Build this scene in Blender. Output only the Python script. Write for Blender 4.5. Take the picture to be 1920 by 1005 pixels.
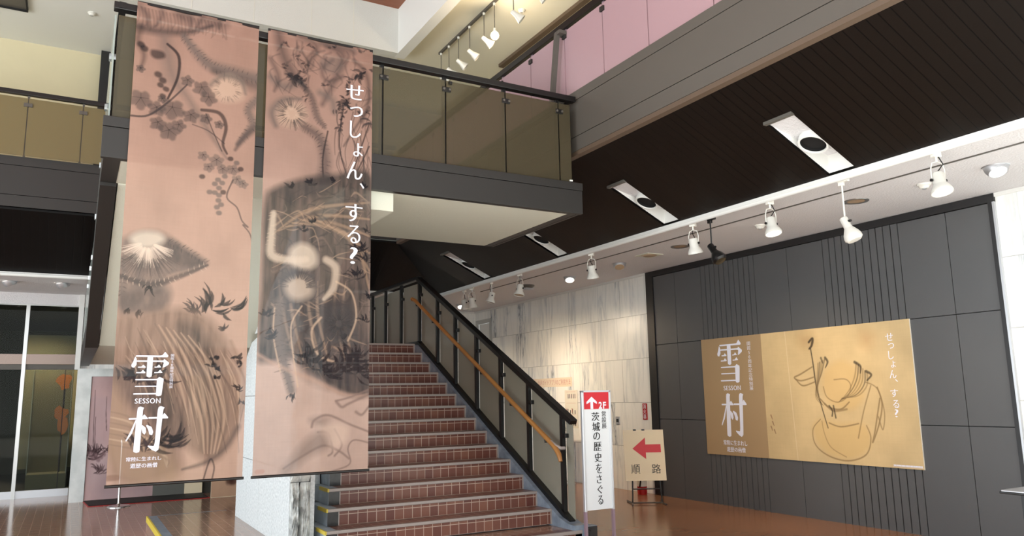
import bpy, math, random
import numpy as np
from mathutils import Vector, Matrix

random.seed(7)
rng = np.random.default_rng(11)
for o in list(bpy.data.objects):
    bpy.data.objects.remove(o)
scn = bpy.context.scene
COL = scn.collection

# ------------------------------------------------------------------ camera, world, exposure
def make_camera():
    yaw, pit, rol = -0.516985, 0.165356, -0.0186104
    cy, sy = math.cos(yaw), math.sin(yaw)
    f0 = Vector((-sy, cy, 0)); r0 = Vector((cy, sy, 0)); u0 = Vector((0, 0, 1))
    f = f0 * math.cos(pit) + u0 * math.sin(pit)
    u = u0 * math.cos(pit) - f0 * math.sin(pit)
    r = r0 * math.cos(rol) + u * math.sin(rol)
    u2 = u * math.cos(rol) - r0 * math.sin(rol)
    cam = bpy.data.cameras.new('camera')
    cam.sensor_fit = 'HORIZONTAL'; cam.sensor_width = 36.0
    cam.lens = 1446.595 / 1920 * 36.0
    cam.clip_end = 200
    o = bpy.data.objects.new('camera', cam); COL.objects.link(o)
    o.matrix_world = Matrix(((r.x, u2.x, -f.x, 0), (r.y, u2.y, -f.y, 0), (r.z, u2.z, -f.z, 1.5), (0, 0, 0, 1)))
    scn.camera = o
make_camera()

world = bpy.data.worlds.new('daylight'); scn.world = world
world.use_nodes = True
_bg = world.node_tree.nodes['Background']
_bg.inputs[0].default_value = (0.93, 0.98, 1.0, 1)
_bg.inputs[1].default_value = 1.3
scn.view_settings.view_transform = 'Standard'
scn.view_settings.look = 'None'
scn.view_settings.exposure = 0.0
scn.view_settings.gamma = 1.0
scn.view_settings.use_curve_mapping = False

def lin(c):
    out = []
    for v in c[:3]:
        v = v / 255.0
        out.append(v / 12.92 if v <= 0.04045 else ((v + 0.055) / 1.055) ** 2.4)
    return tuple(out)

def area_light(name, loc, target, sx, sy, power, color):
    L = bpy.data.lights.new(name, 'AREA'); L.shape = 'RECTANGLE'; L.size = sx; L.size_y = sy
    L.energy = power; L.color = color
    o = bpy.data.objects.new(name, L); COL.objects.link(o)
    o.location = loc
    o.rotation_euler = (Vector(target) - Vector(loc)).to_track_quat('-Z', 'Y').to_euler()
    return o

def spot_light(name, loc, target, power, color, angle=60, blend=0.6, radius=0.04, parent=None):
    L = bpy.data.lights.new(name, 'SPOT'); L.energy = power; L.color = color
    L.spot_size = math.radians(angle); L.spot_blend = blend; L.shadow_soft_size = radius
    o = bpy.data.objects.new(name, L); COL.objects.link(o)
    o.location = loc
    o.rotation_euler = (Vector(target) - Vector(loc)).to_track_quat('-Z', 'Y').to_euler()
    return o

WARM = (1.0, 0.80, 0.56)
# daylight from the glazed entrance front behind the viewer
area_light('entrance_daylight', (-1.0, -5.5, 3.4), (2.0, 9.0, 3.0), 11, 6, 300, (0.93, 0.98, 1.0))
# tall windows along the left side of the lobby
area_light('side_window_daylight', (-8.8, 6.5, 2.6), (4.0, 7.0, 2.6), 13, 4.6, 1150, (0.86, 0.95, 1.0))
# sun on unseen pale floor and paving added to bounce light into the hall
_sun = bpy.data.lights.new('sun', 'SUN'); _sun.energy = 17.0; _sun.angle = 0.01; _sun.color = (1.0, 0.99, 0.97)
_so = bpy.data.objects.new('sun', _sun); COL.objects.link(_so)
_so.rotation_euler = Vector((0.22, 0.48, -0.85)).to_track_quat('-Z', 'Y').to_euler()

# ------------------------------------------------------------------ node helpers
def new_mat(name):
    m = bpy.data.materials.new(name); m.use_nodes = True
    nt = m.node_tree
    return m, nt, nt.nodes['Principled BSDF']

def N(nt, t, **kw):
    n = nt.nodes.new(t)
    for k, v in kw.items():
        if k.startswith('i_'):
            n.inputs[k[2:].replace('_', ' ')].default_value = v
        else:
            setattr(n, k, v)
    return n

def plain(name, c, rough=0.6, metal=0.0, var=0.0, bump=0.0, bscale=60.0, spec=0.5):
    m, nt, b = new_mat(name)
    col = lin(c)
    b.inputs['Base Color'].default_value = (*col, 1)
    b.inputs['Roughness'].default_value = rough
    b.inputs['Metallic'].default_value = metal
    b.inputs['Specular IOR Level'].default_value = spec
    g = N(nt, 'ShaderNodeNewGeometry')
    n = N(nt, 'ShaderNodeTexNoise'); n.inputs['Scale'].default_value = 3.0 if var else bscale
    n.inputs['Detail'].default_value = 4
    nt.links.new(g.outputs['Position'], n.inputs['Vector'])
    if var:
        mx = N(nt, 'ShaderNodeMix', data_type='RGBA')
        mx.inputs['A'].default_value = (*[v * (1 - var) for v in col], 1)
        mx.inputs['B'].default_value = (*[min(1, v * (1 + var)) for v in col], 1)
        nt.links.new(n.outputs['Fac'], mx.inputs['Factor'])
        nt.links.new(mx.outputs['Result'], b.inputs['Base Color'])
    if bump:
        n2 = N(nt, 'ShaderNodeTexNoise'); n2.inputs['Scale'].default_value = bscale; n2.inputs['Detail'].default_value = 3
        nt.links.new(g.outputs['Position'], n2.inputs['Vector'])
        bp = N(nt, 'ShaderNodeBump'); bp.inputs['Strength'].default_value = bump; bp.inputs['Distance'].default_value = 0.02
        nt.links.new(n2.outputs['Fac'], bp.inputs['Height'])
        nt.links.new(bp.outputs['Normal'], b.inputs['Normal'])
    return m

def emit(name, c, s):
    m, nt, b = new_mat(name)
    b.inputs['Base Color'].default_value = (*c, 1)
    b.inputs['Emission Color'].default_value = (*c, 1)
    b.inputs['Emission Strength'].default_value = s
    return m

def glass_tint(name, c, trans, tint=(0.8, 0.8, 0.75), rough=0.12, spec=0.5):
    """frosted / smoked glass sheet: body colour mixed with see-through"""
    m, nt, b = new_mat(name)
    b.inputs['Base Color'].default_value = (*lin(c), 1)
    b.inputs['Roughness'].default_value = rough
    b.inputs['Specular IOR Level'].default_value = spec
    t = N(nt, 'ShaderNodeBsdfTransparent'); t.inputs['Color'].default_value = (*tint, 1)
    mx = N(nt, 'ShaderNodeMixShader'); mx.inputs[0].default_value = trans
    nt.links.new(b.outputs[0], mx.inputs[1]); nt.links.new(t.outputs[0], mx.inputs[2])
    nt.links.new(mx.outputs[0], nt.nodes['Material Output'].inputs[0])
    return m

def brick_mat(name, c1, c2, mortar, bw, rh, ms, axes, offset=0.0, rough=0.25, coord='Position', vary=0.25, bump=0.25, spec=0.5):
    """axes: 'auto' -> (x,y) on level faces and (x,z) on upright ones, 'yx' -> long along Y on a floor"""
    m, nt, b = new_mat(name)
    if coord == 'Position':
        src = N(nt, 'ShaderNodeNewGeometry').outputs['Position']
    else:
        src = N(nt, 'ShaderNodeTexCoord').outputs['Object']
    sep = N(nt, 'ShaderNodeSeparateXYZ'); nt.links.new(src, sep.inputs[0])
    cmb = N(nt, 'ShaderNodeCombineXYZ')
    if axes == 'yx':
        nt.links.new(sep.outputs['Y'], cmb.inputs['X']); nt.links.new(sep.outputs['X'], cmb.inputs['Y'])
    elif axes == 'yz':
        nt.links.new(sep.outputs['Y'], cmb.inputs['X']); nt.links.new(sep.outputs['Z'], cmb.inputs['Y'])
    else:
        nt.links.new(sep.outputs['X'], cmb.inputs['X'])
        g = N(nt, 'ShaderNodeNewGeometry')
        s2 = N(nt, 'ShaderNodeSeparateXYZ'); nt.links.new(g.outputs['True Normal'], s2.inputs[0])
        gt = N(nt, 'ShaderNodeMath', operation='GREATER_THAN'); gt.inputs[1].default_value = 0.5
        nt.links.new(s2.outputs['Z'], gt.inputs[0])
        mx = N(nt, 'ShaderNodeMix', data_type='FLOAT')
        nt.links.new(gt.outputs[0], mx.inputs['Factor'])
        nt.links.new(sep.outputs['Z'], mx.inputs['A']); nt.links.new(sep.outputs['Y'], mx.inputs['B'])
        nt.links.new(mx.outputs['Result'], cmb.inputs['Y'])
    br = N(nt, 'ShaderNodeTexBrick', offset=offset, squash=1.0)
    br.inputs['Scale'].default_value = 1.0
    br.inputs['Brick Width'].default_value = bw; br.inputs['Row Height'].default_value = rh
    br.inputs['Mortar Size'].default_value = ms; br.inputs['Mortar Smooth'].default_value = 0.1
    br.inputs['Bias'].default_value = 0.0
    br.inputs['Color1'].default_value = (*lin(c1), 1); br.inputs['Color2'].default_value = (*lin(c2), 1)
    br.inputs['Mortar'].default_value = (*lin(mortar), 1)
    nt.links.new(cmb.outputs[0], br.inputs['Vector'])
    ns = N(nt, 'ShaderNodeTexNoise'); ns.inputs['Scale'].default_value = 1.3; ns.inputs['Detail'].default_value = 5
    nt.links.new(src, ns.inputs['Vector'])
    mr = N(nt, 'ShaderNodeMapRange'); mr.inputs['To Min'].default_value = 1 - vary; mr.inputs['To Max'].default_value = 1 + vary
    nt.links.new(ns.outputs['Fac'], mr.inputs['Value'])
    vm = N(nt, 'ShaderNodeVectorMath', operation='SCALE')
    nt.links.new(br.outputs['Color'], vm.inputs[0]); nt.links.new(mr.outputs[0], vm.inputs['Scale'])
    nt.links.new(vm.outputs[0], b.inputs['Base Color'])
    b.inputs['Roughness'].default_value = rough
    b.inputs['Specular IOR Level'].default_value = spec
    bp = N(nt, 'ShaderNodeBump', invert=True); bp.inputs['Strength'].default_value = bump; bp.inputs['Distance'].default_value = 0.003
    nt.links.new(br.outputs['Fac'], bp.inputs['Height']); nt.links.new(bp.outputs['Normal'], b.inputs['Normal'])
    return m

def marble_mat(name):
    m, nt, b = new_mat(name)
    g = N(nt, 'ShaderNodeNewGeometry')
    mp = N(nt, 'ShaderNodeMapping'); mp.inputs['Scale'].default_value = (2.2, 2.2, 0.26)
    # each slab gets its own veining: brick cells shift the noise
    sep = N(nt, 'ShaderNodeSeparateXYZ'); nt.links.new(g.outputs['Position'], sep.inputs[0])
    cmb = N(nt, 'ShaderNodeCombineXYZ')
    add = N(nt, 'ShaderNodeMath', operation='ADD'); nt.links.new(sep.outputs['X'], add.inputs[0]); nt.links.new(sep.outputs['Y'], add.inputs[1])
    nt.links.new(add.outputs[0], cmb.inputs['X']); nt.links.new(sep.outputs['Z'], cmb.inputs['Y'])
    br = N(nt, 'ShaderNodeTexBrick', offset=0.5)
    for k, v in (('Scale', 1), ('Brick Width', 1.44), ('Row Height', 0.688), ('Mortar Size', 0.0035), ('Mortar Smooth', 0.2)):
        br.inputs[k].default_value = v
    br.inputs['Color1'].default_value = (0, 0, 0, 1); br.inputs['Color2'].default_value = (1, 1, 1, 1); br.inputs['Mortar'].default_value = (.5, .5, .5, 1)
    nt.links.new(cmb.outputs[0], br.inputs['Vector'])
    va = N(nt, 'ShaderNodeVectorMath', operation='MULTIPLY_ADD')
    va.inputs[1].default_value = (3.7, 3.7, 0.3)
    nt.links.new(br.outputs['Color'], va.inputs[0])
    nt.links.new(g.outputs['Position'], mp.inputs['Vector'])
    nt.links.new(mp.outputs[0], va.inputs[2])
    n1 = N(nt, 'ShaderNodeTexNoise'); n1.inputs['Scale'].default_value = 2.6; n1.inputs['Detail'].default_value = 6; n1.inputs['Roughness'].default_value = 0.6; n1.inputs['Distortion'].default_value = 0.5
    nt.links.new(va.outputs[0], n1.inputs['Vector'])
    sb_ = N(nt, 'ShaderNodeMath', operation='SUBTRACT'); sb_.inputs[1].default_value = 0.47; nt.links.new(n1.outputs['Fac'], sb_.inputs[0])
    ab = N(nt, 'ShaderNodeMath', operation='ABSOLUTE'); nt.links.new(sb_.outputs[0], ab.inputs[0])
    n2 = N(nt, 'ShaderNodeTexNoise'); n2.inputs['Scale'].default_value = 1.1; n2.inputs['Detail'].default_value = 2
    nt.links.new(va.outputs[0], n2.inputs['Vector'])
    mr = N(nt, 'ShaderNodeMapRange'); mr.inputs['From Min'].default_value = .35; mr.inputs['From Max'].default_value = .6; mr.inputs['To Min'].default_value = 0.0; mr.inputs['To Max'].default_value = .075
    nt.links.new(n2.outputs['Fac'], mr.inputs['Value'])
    ad = N(nt, 'ShaderNodeMath', operation='ADD'); nt.links.new(ab.outputs[0], ad.inputs[0]); nt.links.new(mr.outputs[0], ad.inputs[1])
    r1 = N(nt, 'ShaderNodeValToRGB')
    e = r1.color_ramp.elements
    e[0].position = 0.0; e[0].color = (*lin((110, 118, 126)), 1)
    e[1].position = 0.12; e[1].color = (*lin((246, 246, 241)), 1)
    k = r1.color_ramp.elements.new(0.012); k.color = (*lin((156, 163, 168)), 1)
    k = r1.color_ramp.elements.new(0.03); k.color = (*lin((218, 221, 221)), 1)
    k = r1.color_ramp.elements.new(0.07); k.color = (*lin((237, 238, 234)), 1)
    nt.links.new(ad.outputs[0], r1.inputs['Fac'])
    mx = N(nt, 'ShaderNodeMix', data_type='RGBA', blend_type='MIX')
    mx.inputs['B'].default_value = (*lin((176, 176, 172)), 1)
    nt.links.new(br.outputs['Fac'], mx.inputs['Factor']); nt.links.new(r1.outputs[0], mx.inputs['A'])
    nt.links.new(mx.outputs['Result'], b.inputs['Base Color'])
    b.inputs['Roughness'].default_value = 0.3
    return m

def granite_mat(name, c1, c2, scale, bump, rough=0.7):
    m, nt, b = new_mat(name)
    g = N(nt, 'ShaderNodeNewGeometry')
    n = N(nt, 'ShaderNodeTexNoise'); n.inputs['Scale'].default_value = scale; n.inputs['Detail'].default_value = 5
    nt.links.new(g.outputs['Position'], n.inputs['Vector'])
    r = N(nt, 'ShaderNodeValToRGB'); e = r.color_ramp.elements
    e[0].position = 0.35; e[0].color = (*lin(c1), 1); e[1].position = 0.65; e[1].color = (*lin(c2), 1)
    nt.links.new(n.outputs['Fac'], r.inputs[0]); nt.links.new(r.outputs[0], b.inputs['Base Color'])
    b.inputs['Roughness'].default_value = rough
    bp = N(nt, 'ShaderNodeBump'); bp.inputs['Strength'].default_value = bump; bp.inputs['Distance'].default_value = 0.02
    nt.links.new(n.outputs['Fac'], bp.inputs['Height']); nt.links.new(bp.outputs['Normal'], b.inputs['Normal'])
    return m

def slat_mat(name, axis, c, pitch=0.0935):
    m, nt, b = new_mat(name)
    g = N(nt, 'ShaderNodeNewGeometry'); sep = N(nt, 'ShaderNodeSeparateXYZ'); nt.links.new(g.outputs['Position'], sep.inputs[0])
    d = N(nt, 'ShaderNodeMath', operation='DIVIDE'); d.inputs[1].default_value = pitch; nt.links.new(sep.outputs[axis], d.inputs[0])
    f = N(nt, 'ShaderNodeMath', operation='FRACT'); nt.links.new(d.outputs[0], f.inputs[0])
    lt = N(nt, 'ShaderNodeMath', operation='LESS_THAN'); lt.inputs[1].default_value = 0.09; nt.links.new(f.outputs[0], lt.inputs[0])
    mx = N(nt, 'ShaderNodeMix', data_type='RGBA')
    mx.inputs['A'].default_value = (*lin(c), 1); mx.inputs['B'].default_value = (0.0012, 0.001, 0.001, 1)
    nt.links.new(lt.outputs[0], mx.inputs['Factor']); nt.links.new(mx.outputs['Result'], b.inputs['Base Color'])
    b.inputs['Roughness'].default_value = 0.45
    b.inputs['Specular IOR Level'].default_value = 0.18
    bp = N(nt, 'ShaderNodeBump', invert=True); bp.inputs['Strength'].default_value = 0.6; bp.inputs['Distance'].default_value = 0.006
    nt.links.new(lt.outputs[0], bp.inputs['Height']); nt.links.new(bp.outputs['Normal'], b.inputs['Normal'])
    return m

def wood_mat(name, c1, c2, scale=(8, 60, 60), rough=0.4):
    m, nt, b = new_mat(name)
    tc = N(nt, 'ShaderNodeNewGeometry'); mp = N(nt, 'ShaderNodeMapping'); mp.inputs['Scale'].default_value = scale
    nt.links.new(tc.outputs['Position'], mp.inputs['Vector'])
    n = N(nt, 'ShaderNodeTexNoise'); n.inputs['Scale'].default_value = 1.0; n.inputs['Detail'].default_value = 5
    nt.links.new(mp.outputs[0], n.inputs['Vector'])
    mx = N(nt, 'ShaderNodeMix', data_type='RGBA'); mx.inputs['A'].default_value = (*lin(c1), 1); mx.inputs['B'].default_value = (*lin(c2), 1)
    nt.links.new(n.outputs['Fac'], mx.inputs['Factor']); nt.links.new(mx.outputs['Result'], b.inputs['Base Color'])
    b.inputs['Roughness'].default_value = rough
    return m

def print_mat(name, trans=0.0, rough=0.75):
    """printed picture: colours come from the print stored on the mesh, cloth weave bump"""
    m, nt, b = new_mat(name)
    a = N(nt, 'ShaderNodeAttribute'); a.attribute_name = 'print'
    nt.links.new(a.outputs['Color'], b.inputs['Base Color'])
    b.inputs['Roughness'].default_value = rough
    b.inputs['Specular IOR Level'].default_value = 0.2
    if trans:
        t = N(nt, 'ShaderNodeBsdfTranslucent'); nt.links.new(a.outputs['Color'], t.inputs['Color'])
        mx = N(nt, 'ShaderNodeMixShader'); mx.inputs[0].default_value = trans
        nt.links.new(b.outputs[0], mx.inputs[1]); nt.links.new(t.outputs[0], mx.inputs[2])
        th = N(nt, 'ShaderNodeBsdfTransparent')
        m2 = N(nt, 'ShaderNodeMixShader'); m2.inputs[0].default_value = 0.12
        nt.links.new(mx.outputs[0], m2.inputs[1]); nt.links.new(th.outputs[0], m2.inputs[2])
        nt.links.new(m2.outputs[0], nt.nodes['Material Output'].inputs[0])
    return m

M = {}
M['floor'] = brick_mat('brown_floor_tile', (150, 118, 100), (160, 126, 106), (182, 158, 142), 0.22, 0.108, 0.0035, 'yx', offset=0.5, rough=0.15, vary=0.14, bump=0.02)
M['floor_brown'] = wood_mat('polished_brown_floor', (150, 104, 74), (164, 118, 86), (1.2, 5, 1), 0.2)
M['paving'] = plain('bounce_paving', (204, 203, 198), 0.8)
M['step_tile'] = brick_mat('red_brown_step_tile', (98, 52, 42), (128, 82, 64), (186, 164, 148), 0.0935, 0.0985, 0.003, 'auto', rough=0.3, coord='Object', vary=0.2)
M['slate'] = granite_mat('slate', (112, 124, 138), (140, 152, 166), 9.0, 0.15, 0.32)
M['slate_daylit'] = granite_mat('daylit_slate', (160, 172, 184), (184, 196, 208), 9.0, 0.1, 0.3)  # lighter slate copy: daylight on the side faces put into the colour
M['slate_shaded'] = granite_mat('shaded_slate', (30, 30, 30), (48, 48, 47), 9.0, 0.1, 0.25)  # darker slate copy: shade on the front faces put into the colour
M['nosing'] = plain('grey_nosing', (168, 158, 152), 0.45, 0.2)
M['yellow'] = plain('yellow_nosing', (214, 190, 70), 0.5)
M['black'] = plain('black_steel', (16, 15, 15), 0.38)
M['black_matte'] = plain('black_matte', (14, 13, 13), 0.7)
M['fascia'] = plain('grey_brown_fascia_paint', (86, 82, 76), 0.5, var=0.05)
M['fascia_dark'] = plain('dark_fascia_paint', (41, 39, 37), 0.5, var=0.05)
M['lip'] = plain('brown_lip_paint', (92, 76, 62), 0.6)
M['soffit_beige'] = plain('beige_soffit_plaster', (216, 217, 201), 0.85, bump=0.15, bscale=90)
M['soffit_white'] = plain('white_textured_ceiling', (218, 216, 217), 0.9, bump=0.55, bscale=55)
M['white'] = plain('white_paint', (228, 228, 224), 0.5)
M['bulk'] = plain('white_textured_wallpaper', (214, 214, 208), 0.85, bump=0.3, bscale=120)
M['ceil2'] = plain('upper_ceiling_paint', (226, 222, 204), 0.9)
M['yellow_wall'] = plain('pale_yellow_wall', (218, 206, 172), 0.85, var=0.04)
M['wood_ceiling'] = wood_mat('brown_wood_ceiling', (120, 66, 42), (150, 88, 58), (3, 30, 30))
M['slat_right'] = slat_mat('dark_slats_right', 'Y', (20, 15, 12))
M['slat_far'] = slat_mat('dark_slats_far', 'X', (13, 11, 11), 0.105)
M['panel'] = plain('charcoal_wall_panel', (84, 84, 85), 0.42, var=0.06)
M['panel_frame'] = plain('black_panel_frame', (30, 29, 30), 0.4)
M['gap'] = plain('dark_gap', (8, 8, 8), 0.8)
M['marble'] = marble_mat('veined_white_marble')
M['granite'] = granite_mat('pale_dressed_granite', (196, 202, 204), (226, 231, 232), 40, 0.08, 0.6)
M['rough_granite'] = granite_mat('split_granite', (150, 153, 152), (214, 217, 213), 14, 0.9, 0.85)
M['bronze'] = plain('brown_steel', (128, 112, 104), 0.25, 0.8)
M['steel'] = plain('brushed_steel', (190, 190, 188), 0.28, 0.9)
M['chrome'] = plain('chrome', (215, 215, 215), 0.12, 1.0)
M['alu'] = plain('aluminium', (200, 202, 206), 0.35, 0.7)
M['spot_white'] = plain('white_lamp_enamel', (224, 222, 214), 0.4)
M['lens_on'] = emit('lit_lens', (1.0, 0.93, 0.82), 6.0)
M['lens_warm'] = emit('warm_lit_lens', (1.0, 0.75, 0.45), 6.0)
M['lens_off'] = plain('unlit_lens', (176, 150, 120), 0.3)
M['stair_glass'] = glass_tint('grey_frosted_glass', (150, 146, 132), 0.12, rough=0.22)
M['mezz_glass'] = glass_tint('bronze_glass', (84, 77, 60), 0.38, (0.62, 0.57, 0.46), rough=0.06)
M['gallery_glass'] = glass_tint('smoked_yellow_glass', (126, 116, 84), 0.22, (0.72, 0.64, 0.46), rough=0.08)
M['pink_glass'] = glass_tint('pink_frosted_glass', (176, 146, 152), 0.08, (0.8, 0.7, 0.75), rough=0.2)
M['edge_glass'] = glass_tint('pale_glass_edge', (176, 186, 180), 0.25, (0.85, 0.92, 0.9), rough=0.1)
M['door_glass'] = glass_tint('clear_dark_glass', (8, 9, 8), 0.86, (0.8, 0.82, 0.78), rough=0.02)
M['wood_rail'] = wood_mat('honey_wood', (150, 98, 48), (190, 136, 76), (40, 4, 4), 0.35)
M['cloth_print'] = print_mat('printed_cloth', 0.2)
M['board_print'] = print_mat('printed_board', 0.0, 0.55)
M['ink_white'] = plain('white_lettering', (232, 232, 244), 0.6)
M['ink_black'] = plain('black_lettering', (22, 20, 20), 0.6)
M['ink_red'] = plain('red_print', (206, 28, 44), 0.5)
M['ink_pink'] = plain('faded_red_lettering', (206, 150, 136), 0.6)
M['sign_white'] = plain('sign_white_face', (226, 230, 232), 0.35)
M['sign_wood'] = plain('pale_plywood', (234, 216, 184), 0.6, var=0.04)
M['mauve_metal'] = plain('mauve_tinted_tube', (150, 128, 140), 0.35, 0.4)
M['red'] = plain('red_enamel', (176, 24, 26), 0.35)
M['title_band'] = plain('brown_title_band', (166, 138, 102), 0.6, var=0.04)
M['paper'] = plain('white_paper', (232, 226, 212), 0.7)
M['pink_paper'] = plain('pale_pink_paper', (238, 222, 200), 0.7)
M['white_frame'] = granite_mat('white_marble_frame', (206, 212, 210), (228, 232, 230), 5, 0.0, 0.4)
M['grey_board'] = plain('grey_board', (96, 96, 90), 0.6)
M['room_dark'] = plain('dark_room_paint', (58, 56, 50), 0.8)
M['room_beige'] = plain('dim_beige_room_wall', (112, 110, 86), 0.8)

# ------------------------------------------------------------------ mesh builder
def world_loc(o):
    p = Vector(o.location)
    while o.parent is not None:
        o = o.parent; p += Vector(o.location)
    return p

class MB:
    def __init__(s): s.v = []; s.f = []
    def add(s, vs, fs):
        b = len(s.v); s.v.extend([tuple(p) for p in vs]); s.f.extend([tuple(i + b for i in f) for f in fs]); return s
    def box(s, x0, x1, y0, y1, z0, z1):
        return s.hexa([(x0, y0, z0), (x1, y0, z0), (x1, y1, z0), (x0, y1, z0), (x0, y0, z1), (x1, y0, z1), (x1, y1, z1), (x0, y1, z1)])
    def hexa(s, p):
        return s.add(p, [(0, 3, 2, 1), (4, 5, 6, 7), (0, 1, 5, 4), (1, 2, 6, 5), (2, 3, 7, 6), (3, 0, 4, 7)])
    def prism(s, poly, off):
        n = len(poly); off = Vector(off); a = [Vector(p) for p in poly]; b = [p + off for p in a]
        fs = [tuple(range(n))[::-1], tuple(range(n, 2 * n))] + [(i, (i + 1) % n, n + (i + 1) % n, n + i) for i in range(n)]
        return s.add(a + b, fs)
    def quad(s, a, b, c, d): return s.add([a, b, c, d], [(0, 1, 2, 3)])
    def tube(s, pts, r, seg=10, caps=True, flat=None):
        pts = [Vector(p) for p in pts]; n = len(pts); rs = r if isinstance(r, (list, tuple)) else [r] * n
        ref = None; vs = []
        for i, p in enumerate(pts):
            t = (pts[min(i + 1, n - 1)] - pts[max(i - 1, 0)]).normalized()
            if ref is None:
                ref = Vector((0, 0, 1)) if abs(t.z) < 0.9 else Vector((1, 0, 0))
            u = (ref - t * ref.dot(t)).normalized(); w = t.cross(u); ref = u
            for k in range(seg):
                a = 2 * math.pi * k / seg
                vs.append(p + (u * math.cos(a) * (flat or 1) + w * math.sin(a)) * rs[i])
        fs = []
        for i in range(n - 1):
            for k in range(seg):
                fs.append((i * seg + k, i * seg + (k + 1) % seg, (i + 1) * seg + (k + 1) % seg, (i + 1) * seg + k))
        if caps:
            fs.append(tuple(range(seg))[::-1]); fs.append(tuple((n - 1) * seg + k for k in range(seg)))
        return s.add(vs, fs)
    def bar(s, a, b, w, h, up=(0, 0, 1)):
        a, b = Vector(a), Vector(b); t = (b - a).normalized(); up = Vector(up)
        sd = t.cross(up).normalized(); u = sd.cross(t).normalized()
        P = []
        for p in (a, b):
            for i, j in ((-1, -1), (1, -1), (1, 1), (-1, 1)):
                P.append(p + sd * (w / 2 * i) + u * (h / 2 * j))
        return s.add(P, [(3, 2, 1, 0), (4, 5, 6, 7), (0, 1, 5, 4), (1, 2, 6, 5), (2, 3, 7, 6), (3, 0, 4, 7)])
    def lathe(s, prof, c=(0, 0, 0), axis=(0, 0, 1), seg=24):
        c = Vector(c); ax = Vector(axis).normalized()
        u = ax.orthogonal().normalized(); w = ax.cross(u)
        vs = []; n = len(prof)
        for r, z in prof:
            for k in range(seg):
                a = 2 * math.pi * k / seg
                vs.append(c + ax * z + (u * math.cos(a) + w * math.sin(a)) * max(r, 1e-5))
        fs = []
        for i in range(n - 1):
            for k in range(seg):
                fs.append((i * seg + k, i * seg + (k + 1) % seg, (i + 1) * seg + (k + 1) % seg, (i + 1) * seg + k))
        return s.add(vs, fs)
    def build(s, name, mat, parent=None, origin=None, smooth=False, bevel=0.0):
        P = world_loc(parent) if parent is not None else Vector((0, 0, 0))
        if origin is None:
            if parent is not None: O = P
            else:
                a = np.array(s.v); O = Vector(((a[:, 0].min() + a[:, 0].max()) / 2, (a[:, 1].min() + a[:, 1].max()) / 2, a[:, 2].min()))
        else: O = Vector(origin)
        me = bpy.data.meshes.new(name)
        me.from_pydata([(x - O.x, y - O.y, z - O.z) for x, y, z in s.v], [], s.f)
        me.materials.append(M[mat] if isinstance(mat, str) else mat)
        if smooth:
            me.polygons.foreach_set('use_smooth', [True] * len(me.polygons))
            try: me.set_sharp_from_angle(angle=math.radians(40))
            except Exception: pass
        me.update()
        o = bpy.data.objects.new(name, me); COL.objects.link(o)
        o.location = O - P
        if parent is not None: o.parent = parent
        if bevel:
            bv = o.modifiers.new('bevel', 'BEVEL'); bv.width = bevel; bv.segments = 2; bv.limit_method = 'ANGLE'
        return o

def tag(o, label=None, cat=None, group=None, kind=None):
    if label: o['label'] = label
    if cat: o['category'] = cat
    if group: o['group'] = group
    if kind: o['kind'] = kind
    return o
def thing(name, label, cat, loc, group=None):
    o = bpy.data.objects.new(name, None); COL.objects.link(o); o.location = loc; o.empty_display_size = 0.1
    return tag(o, label, cat, group)
def struct(mb, name, mat, **kw):
    return tag(mb.build(name, mat, **kw), kind='structure')
def kids(o): return [c for c in bpy.data.objects if c.parent is o]
def dup(root, loc, rotz=0.0, label=None):
    r = root.copy(); COL.objects.link(r); r.location = loc; r.rotation_euler = (0, 0, rotz)
    if label: r['label'] = label
    for ch in kids(root):
        c = ch.copy(); COL.objects.link(c); c.parent = r
        for g in kids(ch):
            d = g.copy(); COL.objects.link(d); d.parent = c
    return r

# ------------------------------------------------------------------ lettering
_glyphs = {}
def glyph(ch):
    if ch in _glyphs: return _glyphs[ch]
    c = bpy.data.curves.new('glyph', 'FONT'); c.body = ch; c.resolution_u = 4
    o = bpy.data.objects.new('glyph', c); COL.objects.link(o)
    bpy.context.view_layer.update()
    dg = bpy.context.evaluated_depsgraph_get()
    me = bpy.data.meshes.new_from_object(o.evaluated_get(dg))
    vs = np.array([v.co[:2] for v in me.vertices], dtype=float).reshape(-1, 2)
    fs = [tuple(p.vertices) for p in me.polygons]
    bpy.data.objects.remove(o); bpy.data.curves.remove(c); bpy.data.meshes.remove(me)
    # merge doubles
    key = {}; idx = []
    out = []
    for p in vs:
        k = (round(p[0], 5), round(p[1], 5))
        if k not in key: key[k] = len(out); out.append(p)
        idx.append(key[k])
    fs = [tuple(idx[i] for i in f) for f in fs]
    fs = [f for f in fs if len(set(f)) == len(f)]
    vs = np.array(out)
    # outward normals along the outline
    from collections import defaultdict
    ed = {}
    for f in fs:
        a = vs[list(f)]
        ar = sum(a[i][0] * a[(i + 1) % len(f)][1] - a[(i + 1) % len(f)][0] * a[i][1] for i in range(len(f)))
        g = f if ar > 0 else f[::-1]
        for i in range(len(g)):
            e = (g[i], g[(i + 1) % len(g)])
            if (e[1], e[0]) in ed: del ed[(e[1], e[0])]
            else: ed[e] = 1
    nr = np.zeros_like(vs)
    for a, b in ed:
        d = vs[b] - vs[a]; L = math.hypot(*d)
        if L < 1e-9: continue
        n = np.array([d[1], -d[0]]) / L
        nr[a] += n; nr[b] += n
    L = np.linalg.norm(nr, axis=1); L[L < 1e-6] = 1
    nn = nr / L[:, None] * np.minimum(1.6, 2 / np.maximum(L, 0.8))[:, None]
    _glyphs[ch] = (vs, fs, nn)
    return _glyphs[ch]

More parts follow.
